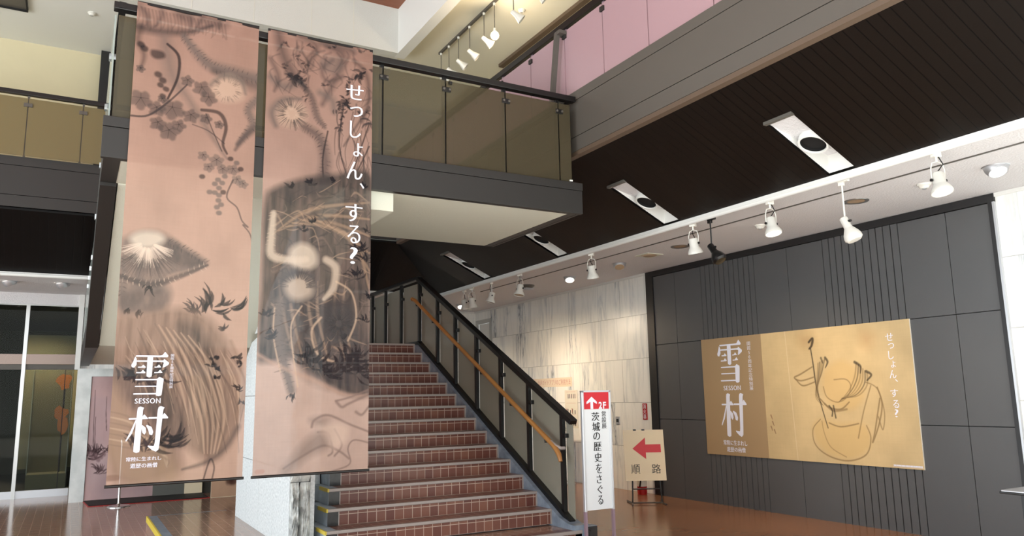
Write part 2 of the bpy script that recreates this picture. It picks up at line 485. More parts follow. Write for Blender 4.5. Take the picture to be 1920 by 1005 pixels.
def put(mb, ch, x0, x1, z0, z1, to3d, bx=0.0, by=0.0, rot=False):
    """one character fitted into a box; bx thickens uprights, by thins level strokes (brush-type contrast)"""
    vs, fs, nn = glyph(ch)
    w = vs.copy()
    w[:, 0] += nn[:, 0] * bx; w[:, 1] += nn[:, 1] * by
    a, b = w.min(0), w.max(0)
    s = (w - a) / np.maximum(b - a, 1e-6)
    mb.add([to3d(x0 + p[0] * (x1 - x0), z0 + p[1] * (z1 - z0)) for p in s], fs)

def row(mb, text, x0, x1, z0, z1, to3d, bx=0.0, by=0.0):
    """a level line of text"""
    L = []; x = 0.0
    for ch in text:
        if ch == ' ': x += 0.3; continue
        vs, fs, nn = glyph(ch); w = vs.copy(); w[:, 0] += nn[:, 0] * bx; w[:, 1] += nn[:, 1] * by
        adv = 1.0 if ord(ch) > 0x2000 else (w[:, 0].max() + 0.09)
        L.append((w, fs, x)); x += adv
    allv = np.concatenate([w + [dx, 0] for w, f, dx in L]); a, b = allv.min(0), allv.max(0)
    for w, fs, dx in L:
        s = (w + [dx, 0] - a) / (b - a)
        mb.add([to3d(x0 + p[0] * (x1 - x0), z0 + p[1] * (z1 - z0)) for p in s], fs)

def column(mb, text, x0, x1, z0, z1, to3d, bx=0.0, by=0.0):
    """an upright line of text, top to bottom"""
    n = len(text); h = (z1 - z0) / n
    for i, ch in enumerate(text):
        vs, fs, nn = glyph(ch); w = vs.copy(); w[:, 0] += nn[:, 0] * bx; w[:, 1] += nn[:, 1] * by
        cx = 0.5 if ord(ch) > 0x2000 else (w[:, 0].min() + w[:, 0].max()) / 2
        mb.add([to3d((x0 + x1) / 2 + (p[0] - cx) * (x1 - x0) * 1.05, z1 - (i + 0.5) * h + (p[1] - 0.36) * h * 1.0) for p in w], fs)

# title characters drawn stroke by stroke in a heavy upright brush type (unit square, y up)
YUKI = [
    [(.12, .905), (.80, .905), (.88, .99), (.97, .90), (.95, .865), (.12, .87)],                       # top bar
    [(.10, .88), (.145, .83), (.15, .70), (.09, .63), (.03, .645), (.015, .69), (.06, .765)],          # left drop
    [(.13, .795), (.84, .795), (.86, .83), (1.0, .745), (.985, .70), (.90, .655), (.83, .63), (.86, .76), (.13, .762)],
    [(.42, .89), (.57, .89), (.56, .44), (.50, .415), (.42, .44)],                                      # thick stem
    [(.19, .655), (.28, .655), (.32, .70), (.385, .655), (.385, .63), (.19, .63)],
    [(.62, .655), (.68, .655), (.73, .705), (.80, .64), (.62, .63)],
    [(.15, .535), (.27, .535), (.32, .585), (.385, .535), (.385, .51), (.15, .51)],
    [(.62, .535), (.71, .535), (.77, .59), (.84, .52), (.62, .51)],
    [(.14, .385), (.70, .385), (.76, .43), (.88, .385), (.85, .355), (.14, .355)],
    [(.70, .40), (.88, .385), (.84, .02), (.76, .0), (.69, .02)],                                       # thick right stem
    [(.14, .235), (.70, .235), (.70, .208), (.14, .208)],
    [(.11, .075), (.70, .075), (.70, .042), (.11, .042)],
]
MURA = [
    [(.26, .98), (.32, 1.0), (.41, .97), (.385, .92), (.36, .02), (.28, .0), (.20, .03), (.245, .92)],  # left stem
    [(.05, .755), (.36, .755), (.42, .83), (.52, .74), (.52, .72), (.05, .72)],
    [(.245, .70), (.15, .42), (.02, .25), (.0, .27), (.10, .45), (.22, .72)],
    [(.385, .60), (.48, .535), (.49, .44), (.455, .385), (.40, .43), (.365, .55)],
    [(.77, .98), (.82, 1.0), (.92, .97), (.89, .92), (.83, .06), (.76, .01), (.66, .05), (.55, .13), (.555, .15), (.70, .135), (.72, .20), (.75, .92)],
    [(.53, .765), (.86, .765), (.92, .85), (1.02, .755), (1.02, .725), (.53, .725)],
    [(.50, .60), (.62, .55), (.67, .44), (.645, .37), (.57, .39), (.545, .48), (.48, .58)],
]
def brushed(mb, strokes, x0, x1, z0, z1, to3d):
    for i, st in enumerate(strokes):
        # smooth the corners a little, fan about the centroid
        pts = np.array(st)
        fine = []
        n = len(pts)
        for k in range(n):
            p, a, b = pts[k], pts[k - 1], pts[(k + 1) % n]
            fine += [p + (a - p) * 0.12, p + (a - p) * 0.03 + (b - p) * 0.03, p + (b - p) * 0.12]
        import mathutils.geometry as mg
        tri = mg.tessellate_polygon([[Vector((q[0], q[1], 0)) for q in fine]])
        mb.add([to3d(x0 + q[0] * (x1 - x0), z0 + q[1] * (z1 - z0), .0006 * i) for q in fine], [tuple(t) for t in tri])

# ------------------------------------------------------------------ ink painting onto a print grid
class Art:
    def __init__(s, w, h, nx, ny, base):
        s.w, s.h, s.nx, s.ny = w, h, nx, ny
        s.X, s.Y = np.meshgrid(np.linspace(0, w, nx), np.linspace(0, h, ny))
        s.c = np.ones((ny, nx, 3)) * np.array(lin(base))
    def noise(s, sx, sy, octaves=4, seed=0):
        r = np.random.default_rng(seed); out = np.zeros_like(s.X); amp = 1; tot = 0
        for o in range(octaves):
            gx, gy = int(s.w / sx) + 3, int(s.h / sy) + 3
            g = r.random((gy, gx)); fx, fy = s.X / sx, s.Y / sy
            ix, iy = fx.astype(int), fy.astype(int); ux, uy = fx - ix, fy - iy
            ux = ux * ux * (3 - 2 * ux); uy = uy * uy * (3 - 2 * uy)
            out += amp * ((g[iy, ix] * (1 - ux) + g[iy, ix + 1] * ux) * (1 - uy) + (g[iy + 1, ix] * (1 - ux) + g[iy + 1, ix + 1] * ux) * uy)
            tot += amp; amp *= 0.5; sx /= 2; sy /= 2
        return out / tot
    def mul(s, f): s.c *= f[..., None] if np.ndim(f) == 2 else f
    def lay(s, mask, color):
        s.c += (np.array(lin(color)) - s.c) * np.clip(mask, 0, 1)[..., None]
    def stroke(s, pts, r, color, a=1.0, soft=0.4):
        pts = np.array(pts, float); n = len(pts); rs = np.interp(np.linspace(0, 1, n), np.linspace(0, 1, len(np.atleast_1d(r))), np.atleast_1d(r))
        best = np.full(s.X.shape, 9.0)
        R = rs.max() * (1 + soft) + 2
        x0, x1 = pts[:, 0].min() - R, pts[:, 0].max() + R; y0, y1 = pts[:, 1].min() - R, pts[:, 1].max() + R
        i0, i1 = np.searchsorted(s.X[0], [x0, x1]); j0, j1 = np.searchsorted(s.Y[:, 0], [y0, y1])
        if i1 <= i0 or j1 <= j0: return
        X, Y = s.X[j0:j1, i0:i1], s.Y[j0:j1, i0:i1]; best = np.full(X.shape, 9.0)
        for k in range(n - 1):
            d = pts[k + 1] - pts[k]; L2 = max(d @ d, 1e-9)
            t = np.clip(((X - pts[k, 0]) * d[0] + (Y - pts[k, 1]) * d[1]) / L2, 0, 1)
            q = np.hypot(X - pts[k, 0] - t * d[0], Y - pts[k, 1] - t * d[1]) / np.maximum(rs[k] + (rs[k + 1] - rs[k]) * t, 0.3)
            best = np.minimum(best, q)
        m = np.clip((1 + soft - best) / max(2 * soft, 1e-3), 0, 1)
        sub = s.c[j0:j1, i0:i1]; sub += (np.array(lin(color)) - sub) * (m * a)[..., None]
    def curve(s, pts, r, color, a=1.0, soft=0.4):
        s.stroke(smooth_line(pts), r, color, a, soft)
    def blob(s, pts, color, a=1.0, soft=6.0, texture=None):
        p = np.array(smooth_line(list(pts) + [pts[0]]))
        R = soft + 2
        i0, i1 = np.searchsorted(s.X[0], [p[:, 0].min() - R, p[:, 0].max() + R]); j0, j1 = np.searchsorted(s.Y[:, 0], [p[:, 1].min() - R, p[:, 1].max() + R])
        if i1 <= i0 or j1 <= j0: return
        X, Y = s.X[j0:j1, i0:i1], s.Y[j0:j1, i0:i1]
        ins = np.zeros(X.shape, bool); dist = np.full(X.shape, 1e9)
        for k in range(len(p) - 1):
            (ax, ay), (bx, by) = p[k], p[k + 1]
            cond = ((ay > Y) != (by > Y))
            with np.errstate(divide='ignore', invalid='ignore'):
                xi = (bx - ax) * (Y - ay) / (by - ay if by != ay else 1e-9) + ax
            ins ^= cond & (X < xi)
            d = np.array([bx - ax, by - ay]); L2 = max(d @ d, 1e-9)
            t = np.clip(((X - ax) * d[0] + (Y - ay) * d[1]) / L2, 0, 1)
            dist = np.minimum(dist, np.hypot(X - ax - t * d[0], Y - ay - t * d[1]))
        sd = np.where(ins, dist, -dist)
        m = np.clip((sd + soft) / (2 * soft), 0, 1) * a
        if texture is not None: m = m * texture[j0:j1, i0:i1]
        sub = s.c[j0:j1, i0:i1]; sub += (np.array(lin(color)) - sub) * m[..., None]
    def leaf(s, x, y, ang, L, w, color, a=0.9):
        t = np.linspace(0, 1, 7); b = 0.15 * L * np.sin(t * math.pi)
        px = x + math.cos(ang) * L * t - math.sin(ang) * b; py = y + math.sin(ang) * L * t + math.cos(ang) * b
        s.stroke(np.c_[px, py], [0.4, w, w * 0.8, 0.3], color, a, 0.35)
    def clump(s, x, y, n, L, w, color, spread=1.6, up=-math.pi / 2, seed=0, a=0.85):
        r = random.Random(seed)
        for i in range(n):
            s.leaf(x + r.uniform(-.5, .5) * L, y + r.uniform(-.25, .25) * L, up + r.uniform(-spread, spread), L * r.uniform(.5, 1.1), w * r.uniform(.6, 1.1), color, a)
    def grape_leaf(s, x, y, R, color, a=0.6, seed=0):
        r = random.Random(seed); t0 = r.uniform(-.4, .4)
        lob = []
        for k in range(40):
            t = 2 * math.pi * k / 40; q = R * (1.02 - .30 * abs(math.sin(2.5 * (t - t0))) ** 3) * (1 + .05 * r.uniform(-1, 1))
            lob.append((x + q * math.cos(t), y + .92 * q * math.sin(t)))
        p = np.array(lob)
        s.blob(lob[::2], color, a, R * .1)
        s.blob([((px - x) * .5 + x + R * .1, (py - y) * .5 + y) for px, py in lob[::4]], color, a * .5, R * .3)
        for k in range(5):
            t = t0 + math.pi / 5 + 2 * math.pi * k / 5
            s.stroke([(x, y - R * .2), (x + R * .75 * math.cos(t), y + R * .7 * math.sin(t))], [.7, .35], (46, 40, 42), a * .8, .5)
    def fur(s, pts, r, color, n, L, a=.5, lean=.5, seed=0, w=.6):
        """short brush hairs on both sides of a line"""
        rr = random.Random(seed); p = np.array(smooth_line(pts)); m = len(p)
        for i in range(n):
            k = rr.randrange(m - 1); d = p[k + 1] - p[k]; d = d / max(np.hypot(*d), 1e-6); nn = np.array([-d[1], d[0]]) * rr.choice((-1, 1))
            b = p[k] + nn * r * rr.uniform(.2, 1.05); e = b + (nn + d * lean) * L * rr.uniform(.5, 1.1)
            s.stroke([b, e], [w, w * .5], color, a * rr.uniform(.5, 1), .6)
    def rays(s, c, r0, r1, a0, a1, n, color, a=.5, seed=0, w=.7, sy=1.0):
        rr = random.Random(seed)
        for i in range(n):
            t = rr.uniform(a0, a1); q0 = r0 * rr.uniform(.8, 1.2); q1 = r1 * rr.uniform(.75, 1.1)
            s.stroke([(c[0] + q0 * math.cos(t), c[1] + q0 * sy * math.sin(t)), (c[0] + q1 * math.cos(t), c[1] + q1 * sy * math.sin(t))], [w, w * .5], color, a * rr.uniform(.4, 1), .6)
    def shade(s, f): s.c *= f[..., None]

def smooth_line(pts, n=6):
    p = [np.array(q, float) for q in pts]
    closed = np.allclose(p[0], p[-1]) and len(p) > 3
    out = []
    for i in range(len(p) - 1):
        a = p[i - 1] if i > 0 else (p[-2] if closed else p[0]); b, c = p[i], p[i + 1]
        d = p[i + 2] if i + 2 < len(p) else (p[1] if closed else p[-1])
        for k in range(n):
            t = k / n
            out.append(0.5 * ((2 * b) + (c - a) * t + (2 * a - 5 * b + 4 * c - d) * t * t + (3 * b - a - 3 * c + d) * t ** 3))
    out.append(p[-1])
    return [tuple(q) for q in out]

def print_mesh(name, art, to3d, mat, parent=None, thick=None):
    nx, ny = art.nx, art.ny
    us = np.linspace(0, 1, nx); vs = np.linspace(0, 1, ny)
    co = np.array([to3d(u, v) for v in vs for u in us])
    P = world_loc(parent) if parent is not None else Vector(co.mean(0))
    co -= np.array(P)
    i = np.arange(nx - 1)[None, :] + nx * np.arange(ny - 1)[:, None]
    q = np.stack([i + nx, i + nx + 1, i + 1, i], -1).reshape(-1, 4)
    me = bpy.data.meshes.new(name)
    me.vertices.add(len(co)); me.vertices.foreach_set('co', co.ravel())
    me.loops.add(q.size); me.loops.foreach_set('vertex_index', q.ravel().astype(np.int32))
    me.polygons.add(len(q)); me.polygons.foreach_set('loop_start', np.arange(0, q.size, 4, dtype=np.int32))
    me.update(calc_edges=True)
    me.polygons.foreach_set('use_smooth', [True] * len(q))
    a = me.attributes.new('print', 'FLOAT_COLOR', 'POINT')
    c4 = np.ones((nx * ny, 4), np.float32); c4[:, :3] = np.clip(art.c, 0.001, 1).reshape(-1, 3)
    a.data.foreach_set('color', c4.ravel())
    me.materials.append(M[mat])
    o = bpy.data.objects.new(name, me); COL.objects.link(o)
    if parent is not None: o.parent = parent
    else: o.location = P
    if thick:
        sm = o.modifiers.new('thickness', 'SOLIDIFY'); sm.thickness = thick; sm.offset = -1
    return o

# ================================================================== THE SETTING
XW = 7.826          # face of the long wall on the right
def st(name, mat, *boxes, **kw):
    m = MB()
    for b in boxes: m.box(*b)
    return struct(m, name, mat, **kw)

st('floor', 'floor', (-9, 4.72, 3.2, 15.4, -0.12, 0.0))
st('floor_right', 'floor_brown', (4.72, XW, 3.2, 15.5, -0.12, 0.0))
st('floor_bounce', 'paving', (-9, XW, -1.5, 3.2, -0.12, 0.0))  # unseen pale floor added as a bounce surface for the sun
st('floor_outside', 'paving', (-16, 14, -14, -1.5, -0.14, -0.02), (-16, -9, -1.5, 15.4, -.14, -.02))  # unseen paving outside, added pale for the same sun bounce
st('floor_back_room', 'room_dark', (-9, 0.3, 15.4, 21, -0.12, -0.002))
# raised tiled platform the stair stands on is a thing of its own (below)

# right wall: marble beyond and before the charcoal panelling
st('wall_right', 'marble', (XW, XW + .18, 9.458, 14.69, 0, 3.4), (XW, XW + .18, 15.43, 15.7, 0, 3.4), (XW, XW + .18, 14.69, 15.43, 3.19, 3.4),
   (XW, XW + .18, -1.5, 4.085, 0, 3.4), (XW + .05, XW + .18, 4.085, 9.458, 0, 3.4))
st('wall_far', 'marble', (0.12, XW, 15.5, 15.7, 0, 3.4))
# charcoal panelling: boards with open joints on a dark backing
zs = [0.0, 1.127, 2.245, 3.31]
cuts = [4.15, 4.594, 5.136, 5.225, 5.319, 5.409, 5.497, 5.588, 5.681, 5.769, 5.863, 5.956, 6.04, 6.134, 6.677,
        7.23, 7.322, 7.414, 7.506, 7.598, 7.690, 7.782, 7.874, 7.966, 8.058, 8.150, 8.242, 8.8, 9.29]
pm = MB()
for a, b in zip(cuts[:-1], cuts[1:]):
    g = 0.006
    if b - a < 0.12: pm.box(XW - .012, XW + .04, a + g, b - g, 0.0, 3.31)
    else:
        for z0, z1 in zip(zs[:-1], zs[1:]): pm.box(XW - .012, XW + .04, a + g * .6, b - g * .6, z0 + (.004 if z0 else 0), z1 - .004)
struct(pm, 'wall_right_panel', 'panel')
st('wall_right_backing', 'gap', (XW + .03, XW + .05, 4.13, 9.3, 0, 3.33))
st('trim_1', 'panel_frame', (XW - .03, XW + .04, 9.292, 9.458, 0, 3.395), (XW - .03, XW + .04, 4.085, 9.292, 3.312, 3.395))
st('trim_2', 'alu', (XW - .034, XW + .045, 4.085, 4.105, 0, 3.312))
st('trim_3', 'panel_frame', (XW - .03, XW + .04, 4.105, 4.148, 0, 3.312))
st('trim_4', 'white', (XW - .02, XW - .001, 9.46, 15.5, 3.36, 3.399), (2.75, XW - .02, 15.48, 15.499, 3.36, 3.399))
st('trim_5', 'white', (XW - .02, XW - .001, -1.5, 4.085, 3.36, 3.399))
# doorway in the marble, near the far corner
df = MB()
df.box(XW - .015, XW + .02, 14.69, 14.78, 0, 3.19); df.box(XW - .015, XW + .02, 15.34, 15.43, 0, 3.19); df.box(XW - .015, XW + .02, 14.78, 15.34, 3.10, 3.19)
d1 = struct(df, 'door_1', 'steel')
struct(MB().box(XW + .03, XW + .07, 14.78, 15.34, 0.005, 3.10), 'door_leaf', 'white', parent=d1)
d1h = MB(); d1h.tube([(XW + .02, 14.86, 1.0), (XW - .03, 14.86, 1.0), (XW - .03, 14.97, 1.0)], 0.01); struct(d1h, 'door_handle', 'chrome', parent=d1)

# low white ceiling running along the far and right sides
st('ceiling_right', 'soffit_white', (5.87, XW + .18, -1.5, 15.7, 3.4, 3.5), bevel=0)
st('ceiling_far', 'soffit_white', (-9, 5.87, 13.12, 15.7, 3.4, 3.5))
lipm = MB().tube([(5.865, -1.5, 3.375), (5.865, 13.07, 3.375)], 0.028, 12); lipm.tube([(5.865, 13.09, 3.375), (-9, 13.09, 3.375)], 0.028, 12)
lipm.box(5.83, 5.875, -1.5, 13.12, 3.375, 3.41); lipm.box(-9, 5.87, 13.08, 13.125, 3.375, 3.41)
struct(lipm, 'trim_6', 'white', smooth=True)
gl = MB().box(6.375, 6.395, -1.5, 12.4, 3.392, 3.401); struct(gl, 'trim_7', 'fascia')

# dark sloping slatted ceiling, with four openings for the sunken downlights
SL = (4.04 - 3.40) / (4.52 - 5.85)
def zs_(x): return 3.40 + (x - 5.85) * SL
slots = [4.295, 6.55, 8.80, 11.05]
SX0, SX1, SWD = 5.07, 5.835, 0.14
sm = MB()
def slope_patch(x0, x1, y0, y1):
    a, b = zs_(x0), zs_(x1)
    sm.hexa([(x0, y0, a), (x1, y0, b), (x1, y1, b), (x0, y1, a), (x0, y0, a + .03), (x1, y0, b + .03), (x1, y1, b + .03), (x0, y1, a + .03)])
slope_patch(4.52, SX0, -1.5, 11.8)
edges = [-1.5]
for y in slots: edges += [y - SWD, y + SWD]
edges.append(11.8)
for i in range(0, len(edges), 2): slope_patch(SX0, 5.85, edges[i], edges[i + 1])
for y in slots: slope_patch(SX1, 5.85, y - SWD, y + SWD)
# mitred corner
sm.add([(4.52, 11.8, 4.04), (5.85, 11.8, 3.40), (5.85, 13.10, 3.40)], [(0, 1, 2), (2, 1, 0)])
struct(sm, 'ceiling_slope_right', 'slat_right')
fm = MB().hexa([(-9, 11.8, 4.06), (4.52, 11.8, 4.04), (5.85, 13.10, 3.40), (-9, 13.10, 3.40), (-9, 11.8, 4.09), (4.52, 11.8, 4.07), (5.85, 13.10, 3.43), (-9, 13.10, 3.43)])
struct(fm, 'ceiling_slope_far', 'slat_far')

# upper floor edge (grey fascia with shadow lines) on the right and far sides
fx = MB()
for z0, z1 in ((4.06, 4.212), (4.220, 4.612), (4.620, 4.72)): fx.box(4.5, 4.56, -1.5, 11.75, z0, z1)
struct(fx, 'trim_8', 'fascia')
st('trim_9', 'lip', (4.505, 4.60, -1.5, 11.75, 4.012, 4.058))
st('trim_10', 'gap', (4.52, 4.58, -1.5, 11.75, 4.06, 4.71))
ff = MB()
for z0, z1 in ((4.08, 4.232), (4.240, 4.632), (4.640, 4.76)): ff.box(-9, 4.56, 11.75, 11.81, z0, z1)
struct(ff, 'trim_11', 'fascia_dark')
st('trim_12', 'gap', (-9, 4.55, 11.77, 11.82, 4.08, 4.75))
st('floor_upper', 'soffit_beige', (4.60, 9.6, -1.5, 14.7, 4.50, 4.62), (-9, 4.6, 11.82, 14.7, 4.50, 4.62))
st('wall_upper_far', 'yellow_wall', (-9, 9.6, 14.6, 14.75, 4.62, 7.55))
st('wall_upper_right', 'pink_paper', (9.5, 9.65, -1.5, 14.6, 4.62, 7.55))
st('ceiling_upper', 'ceil2', (4.73, 9.65, -1.5, 14.75, 7.55, 7.65))
st('ceiling_upper_far', 'white', (-9, 4.73, 12.03, 14.75, 7.55, 7.65))
bk = MB().box(-9, 4.55, 11.85, 12.03, 7.40, 8.25)
for x in np.arange(-8.7, 4.5, 0.92): pass
struct(bk, 'trim_13', 'bulk')
st('trim_14', 'white', (4.55, 4.73, -1.5, 12.03, 7.40, 8.25))
st('ceiling_wood', 'wood_ceiling', (-9, 4.55, -1.5, 11.85, 8.22, 8.32))
# seams of the wall covering on the bulkhead
sb = MB()
for x in (-0.6, 0.31, 1.22, 2.13, 3.04, 3.75): sb.box(x - .002, x + .002, 11.847, 11.851, 7.41, 8.22)
struct(sb, 'trim_15', 'ceil2')
# slot and fittings in the upper ceiling
st('trim_16', 'lip', (6.47, 6.57, -1.5, 11.74, 7.49, 7.548))
st('trim_17', 'fascia', (-1.6, -0.975, 12.6, 13.30, 7.53, 7.549))
st('trim_18', 'black_matte', (-1.6, -0.955, 13.30, 13.32, 7.50, 7.549), (-0.975, -0.955, 12.6, 13.30, 7.50, 7.549))
tag(MB().box(0.08, 0.30, 14.38, 14.6, 4.62, 7.549).build('wall_column', 'panel_frame'), 'dark square column standing against the pale yellow upper wall', 'column')

# glazed doors in the far wall, left
dw = MB()
dw.box(-9, 0.12, 15.40, 15.55, 3.20, 3.4)
struct(dw, 'wall_door_header', 'soffit_white')
st('trim_19', 'steel', (-9, 0.12, 15.385, 15.42, 3.185, 3.205))
d2 = struct(MB().box(0.03, 0.11, 15.36, 15.5, 2.1, 3.4), 'door_2', 'white')
struct(MB().box(-0.745, -0.69, 15.37, 15.45, 0, 3.185), 'mullion', 'steel', parent=d2)
struct(MB().box(-2.4, -2.345, 15.37, 15.45, 0, 3.185), 'mullion', 'steel', parent=d2)
struct(MB().box(-4.1, -4.045, 15.37, 15.45, 0, 3.185), 'mullion', 'steel', parent=d2)
tr = MB().box(-9, 0.07, 15.39, 15.47, 2.19, 2.36); struct(tr, 'transom', 'bronze', parent=d2)
struct(MB().box(-9, 0.07, 15.40, 15.46, 2.10, 2.185), 'transom_cover', 'fascia', parent=d2)
struct(MB().box(-9, 0.07, 15.40, 15.46, 0.0, 0.12), 'bottom_rail', 'alu', parent=d2)
struct(MB().box(-9, 0.03, 15.43, 15.436, 0.12, 2.10), 'pane', 'door_glass', parent=d2)
struct(MB().box(-9, 0.03, 15.43, 15.436, 2.36, 3.185), 'pane', 'door_glass', parent=d2)
for x in (-0.10, -0.72 - .85): struct(MB().box(x - .006, x + .006, 15.425, 15.44, .12, 2.10), 'glazing_joint', 'black_matte', parent=d2)
# room behind the glass
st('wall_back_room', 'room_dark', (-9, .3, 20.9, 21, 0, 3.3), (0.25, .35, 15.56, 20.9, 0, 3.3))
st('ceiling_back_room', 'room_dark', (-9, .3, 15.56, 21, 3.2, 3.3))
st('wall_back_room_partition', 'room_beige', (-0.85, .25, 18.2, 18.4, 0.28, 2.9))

# ================================================================== PLATFORM, STAIR, PIER
pl = thing('platform', 'low red-brown tiled platform under the stair, with a yellow edge strip', 'platform', (2.7, 8.6, 0))
MB().box(1.0, 4.48, 6.86, 10.5, 0, 0.1645).build('platform_top', 'floor', pl)
m = MB().box(0.905, 1.0, 6.7, 10.55, 0.0, 0.164); m.box(1.0, 1.8, 10.5, 10.55, 0, .164); m.build('slate_border', 'slate', pl)
MB().box(0.888, 0.905, 6.7, 10.558, 0.10, 0.167).build('yellow_strip', 'yellow', pl)
MB().box(0.89, 0.904, 6.7, 10.55, 0.0, 0.10).build('edge_riser', 'floor', pl)
m = MB().box(0.9, 4.56, 6.70, 6.86, 0.05, 0.164); m.build('front_edge', 'step_tile', pl)
MB().box(0.905, 4.56, 6.685, 6.72, 0.135, 0.1685).build('nosing', 'nosing', pl, bevel=.004)

NY = lambda k: 7.14 + 0.290 * (k - 1)
NZ = lambda k: 0.33 + 0.1526 * (k - 1)
sc = thing('staircase', 'wide red-brown tiled staircase rising under the mezzanine', 'stairs', (3.3, 7.14, 0.165))
for k in range(1, 15):
    xl = min(2.082 + .0935 * (k - 1), 2.40); xt = min(2.192 + .097 * (k - 1), 2.50)
    y0, z1 = NY(k), NZ(k); z0 = z1 - .1526; y1 = y0 + (.33 if k < 14 else 0.5)
    s = MB().box(xt, 4.48, y0 + .004, y1, z0, z1 - .002).build('step', 'step_tile', sc, origin=(xt, y0, z0))
    MB().box(xl, 4.478, y0 - .012, y0 + .03, z1 - .026, z1 + .003).build('nosing', 'nosing', s, bevel=.004)
    MB().box(xl, xt, y0 + .004, y1 + .29 if k < 4 else y1, z0, z1 - .002).build('slate_end', 'slate_daylit', s)
    MB().box(xl + .002, xt - .006, y0 - .001, y0 + .004, z0, z1 - .026).build('slate_front', 'slate_shaded', s)  # thin added plate, carries the front shade as colour
    MB().box(xt - .008, xt + .004, y0 + .001, y0 + .02, z0 + .002, z1 - .03).build('edge_trim', 'nosing', s)
    if k <= 5: MB().box(xl - .012, xl + .004, y0 - .012, y0 + .29, z1 - .028, z1 + .004).build('yellow_strip', 'yellow', s)
    MB().box(4.468, 4.481, y0 - .01, y0 + .02, z0, z1).build('edge_trim', 'nosing', s)
# solid body under the steps and the right hand curb
body = [(NY(1) + .05, .165), (NY(14) + .3, NZ(14) - .2), (NY(14) + .3, .165)]
MB().prism([(2.45, y, z) for y, z in body], (2.0, 0, 0)).build('body', 'slate', sc)
cu = [(6.70, 0.0), (6.70, .215), (6.82, .215), (7.0, .262), (10.88, 2.30), (13.9, 2.30), (13.9, 1.95), (11.05, 1.95), (7.3, 0.0)]
cuo = [(4.481, y, z) for y, z in cu]
MB().prism(cuo, (.165, 0, 0)).build('curb', 'slate', sc)
nb = MB().box(4.60, 4.72, 6.66, 6.80, 0, .205).build('newel_block', 'slate', sc)
MB().box(4.602, 4.718, 6.655, 6.66, 0, .20).build('slate_front', 'slate_shaded', nb)  # same kind of added plate, front shade painted in

# landing behind
ld = thing('stair_landing', 'dim landing at the head of the tiled staircase', 'landing', (2.3, 11.6, 2.13))
MB().box(0.22, 4.48, NY(14) + .5, 13.95, 2.14, 2.31).build('landing_slab', 'step_tile', ld)
MB().box(0.22, 2.4, 9.45, 13.95, 2.145, 2.30).build('landing_slab', 'step_tile', ld)
MB().box(0.235, 2.40, 9.44, 13.95, 2.125, 2.144).build('landing_soffit', 'soffit_beige', ld)

# stone pier between the flights: dressed face on the left, split face to the front
pr_ = thing('stone_pier', 'pale granite pier with a rough split front face beside the stair', 'pier', (1.9, 8.6, .165))
sof = lambda y: 3.35 - .55 * (y - 7.2)
pj = [7.345, 8.02, 8.68, 9.33, 9.95]
rows = [(.165, .86), (.866, 1.56), (1.566, 2.26), (2.266, 2.96), (2.966, 3.34)]
pmh = MB(); 
for i, (z0, z1) in enumerate(rows):
    ys = pj if i % 2 == 0 else [7.345, 7.69, 8.35, 9.0, 9.66, 9.95]
    for a, b in zip(ys[:-1], ys[1:]):
        za, zb = min(z1, sof(a)), min(z1, sof(b))
        if za <= z0 + .01: continue
        if zb <= z0 + .01:
            yb = a + (b - a) * (za - z0) / max(za - (sof(b)), 1e-6); b = max(a + .02, min(b, 7.2 + (3.35 - z0) / .55)); zb = z0 + .005
        pmh.hexa([(1.80, a + .002, z0), (1.99, a + .002, z0), (1.99, b - .002, z0), (1.80, b - .002, z0), (1.80, a + .002, za), (1.99, a + .002, za), (1.99, b - .002, zb), (1.80, b - .002, zb)])
pmh.build('dressed_stone', 'granite', pr_)
# split stones of the front, each with a broken surface
def split_stone(x0, x1, z0, z1, seed):
    r = np.random.default_rng(seed); n, mrow = 12, max(6, int((z1 - z0) / .045))
    g = r.random((mrow + 1, n + 1)); g2 = r.random((mrow // 3 + 2, 5))
    V = []
    for j in range(mrow + 1):
        for i in range(n + 1):
            e = min(i, n - i, j, mrow - j) / 2.0
            big = g2[j // 3, i * 4 // n]
            d = min(1, e) * (0.015 + 0.035 * big + 0.028 * g[j, i])
            V.append((x0 + (x1 - x0) * (i + (g[j, i] - .5) * .5 * (0 < i < n)) / n, 7.335 - d, z0 + (z1 - z0) * (j + (g[j, i] - .5) * .5 * (0 < j < mrow)) / mrow))
    F = []
    for j in range(mrow):
        for i in range(n):
            a = j * (n + 1) + i
            F += [(a, a + 1, a + n + 2), (a, a + n + 2, a + n + 1)]
    o = MB().add(V, F); 
    return o.build('split_stone', 'rough_granite', pr_)
for i, (x0, x1, z0, z1) in enumerate([(1.80, 1.88, .165, .76), (1.884, 1.985, .165, .76), (1.80, 1.985, .765, 1.36), (1.80, 1.90, 1.365, 2.0), (1.904, 1.985, 1.365, 2.0), (1.80, 1.985, 2.005, 2.65), (1.80, 1.985, 2.655, 3.26)]):
    split_stone(x0, x1, z0, z1, 40 + i)
MB().box(1.805, 1.985, 7.335, 7.345, .165, 3.26).build('joint_backing', 'gap', pr_)
MB().prism([(1.99, 7.35, .165), (1.99, 7.35, 3.25), (1.99, 9.9, 1.85), (1.99, 9.9, .165)], (.04, 0, 0)).build('core', 'granite', pr_)
MB().prism([(2.03, 8.32, .165), (2.03, 8.32, 2.70), (2.03, 9.9, 1.85), (2.03, 9.9, .165)], (.32, 0, 0)).build('core', 'granite', pr_)

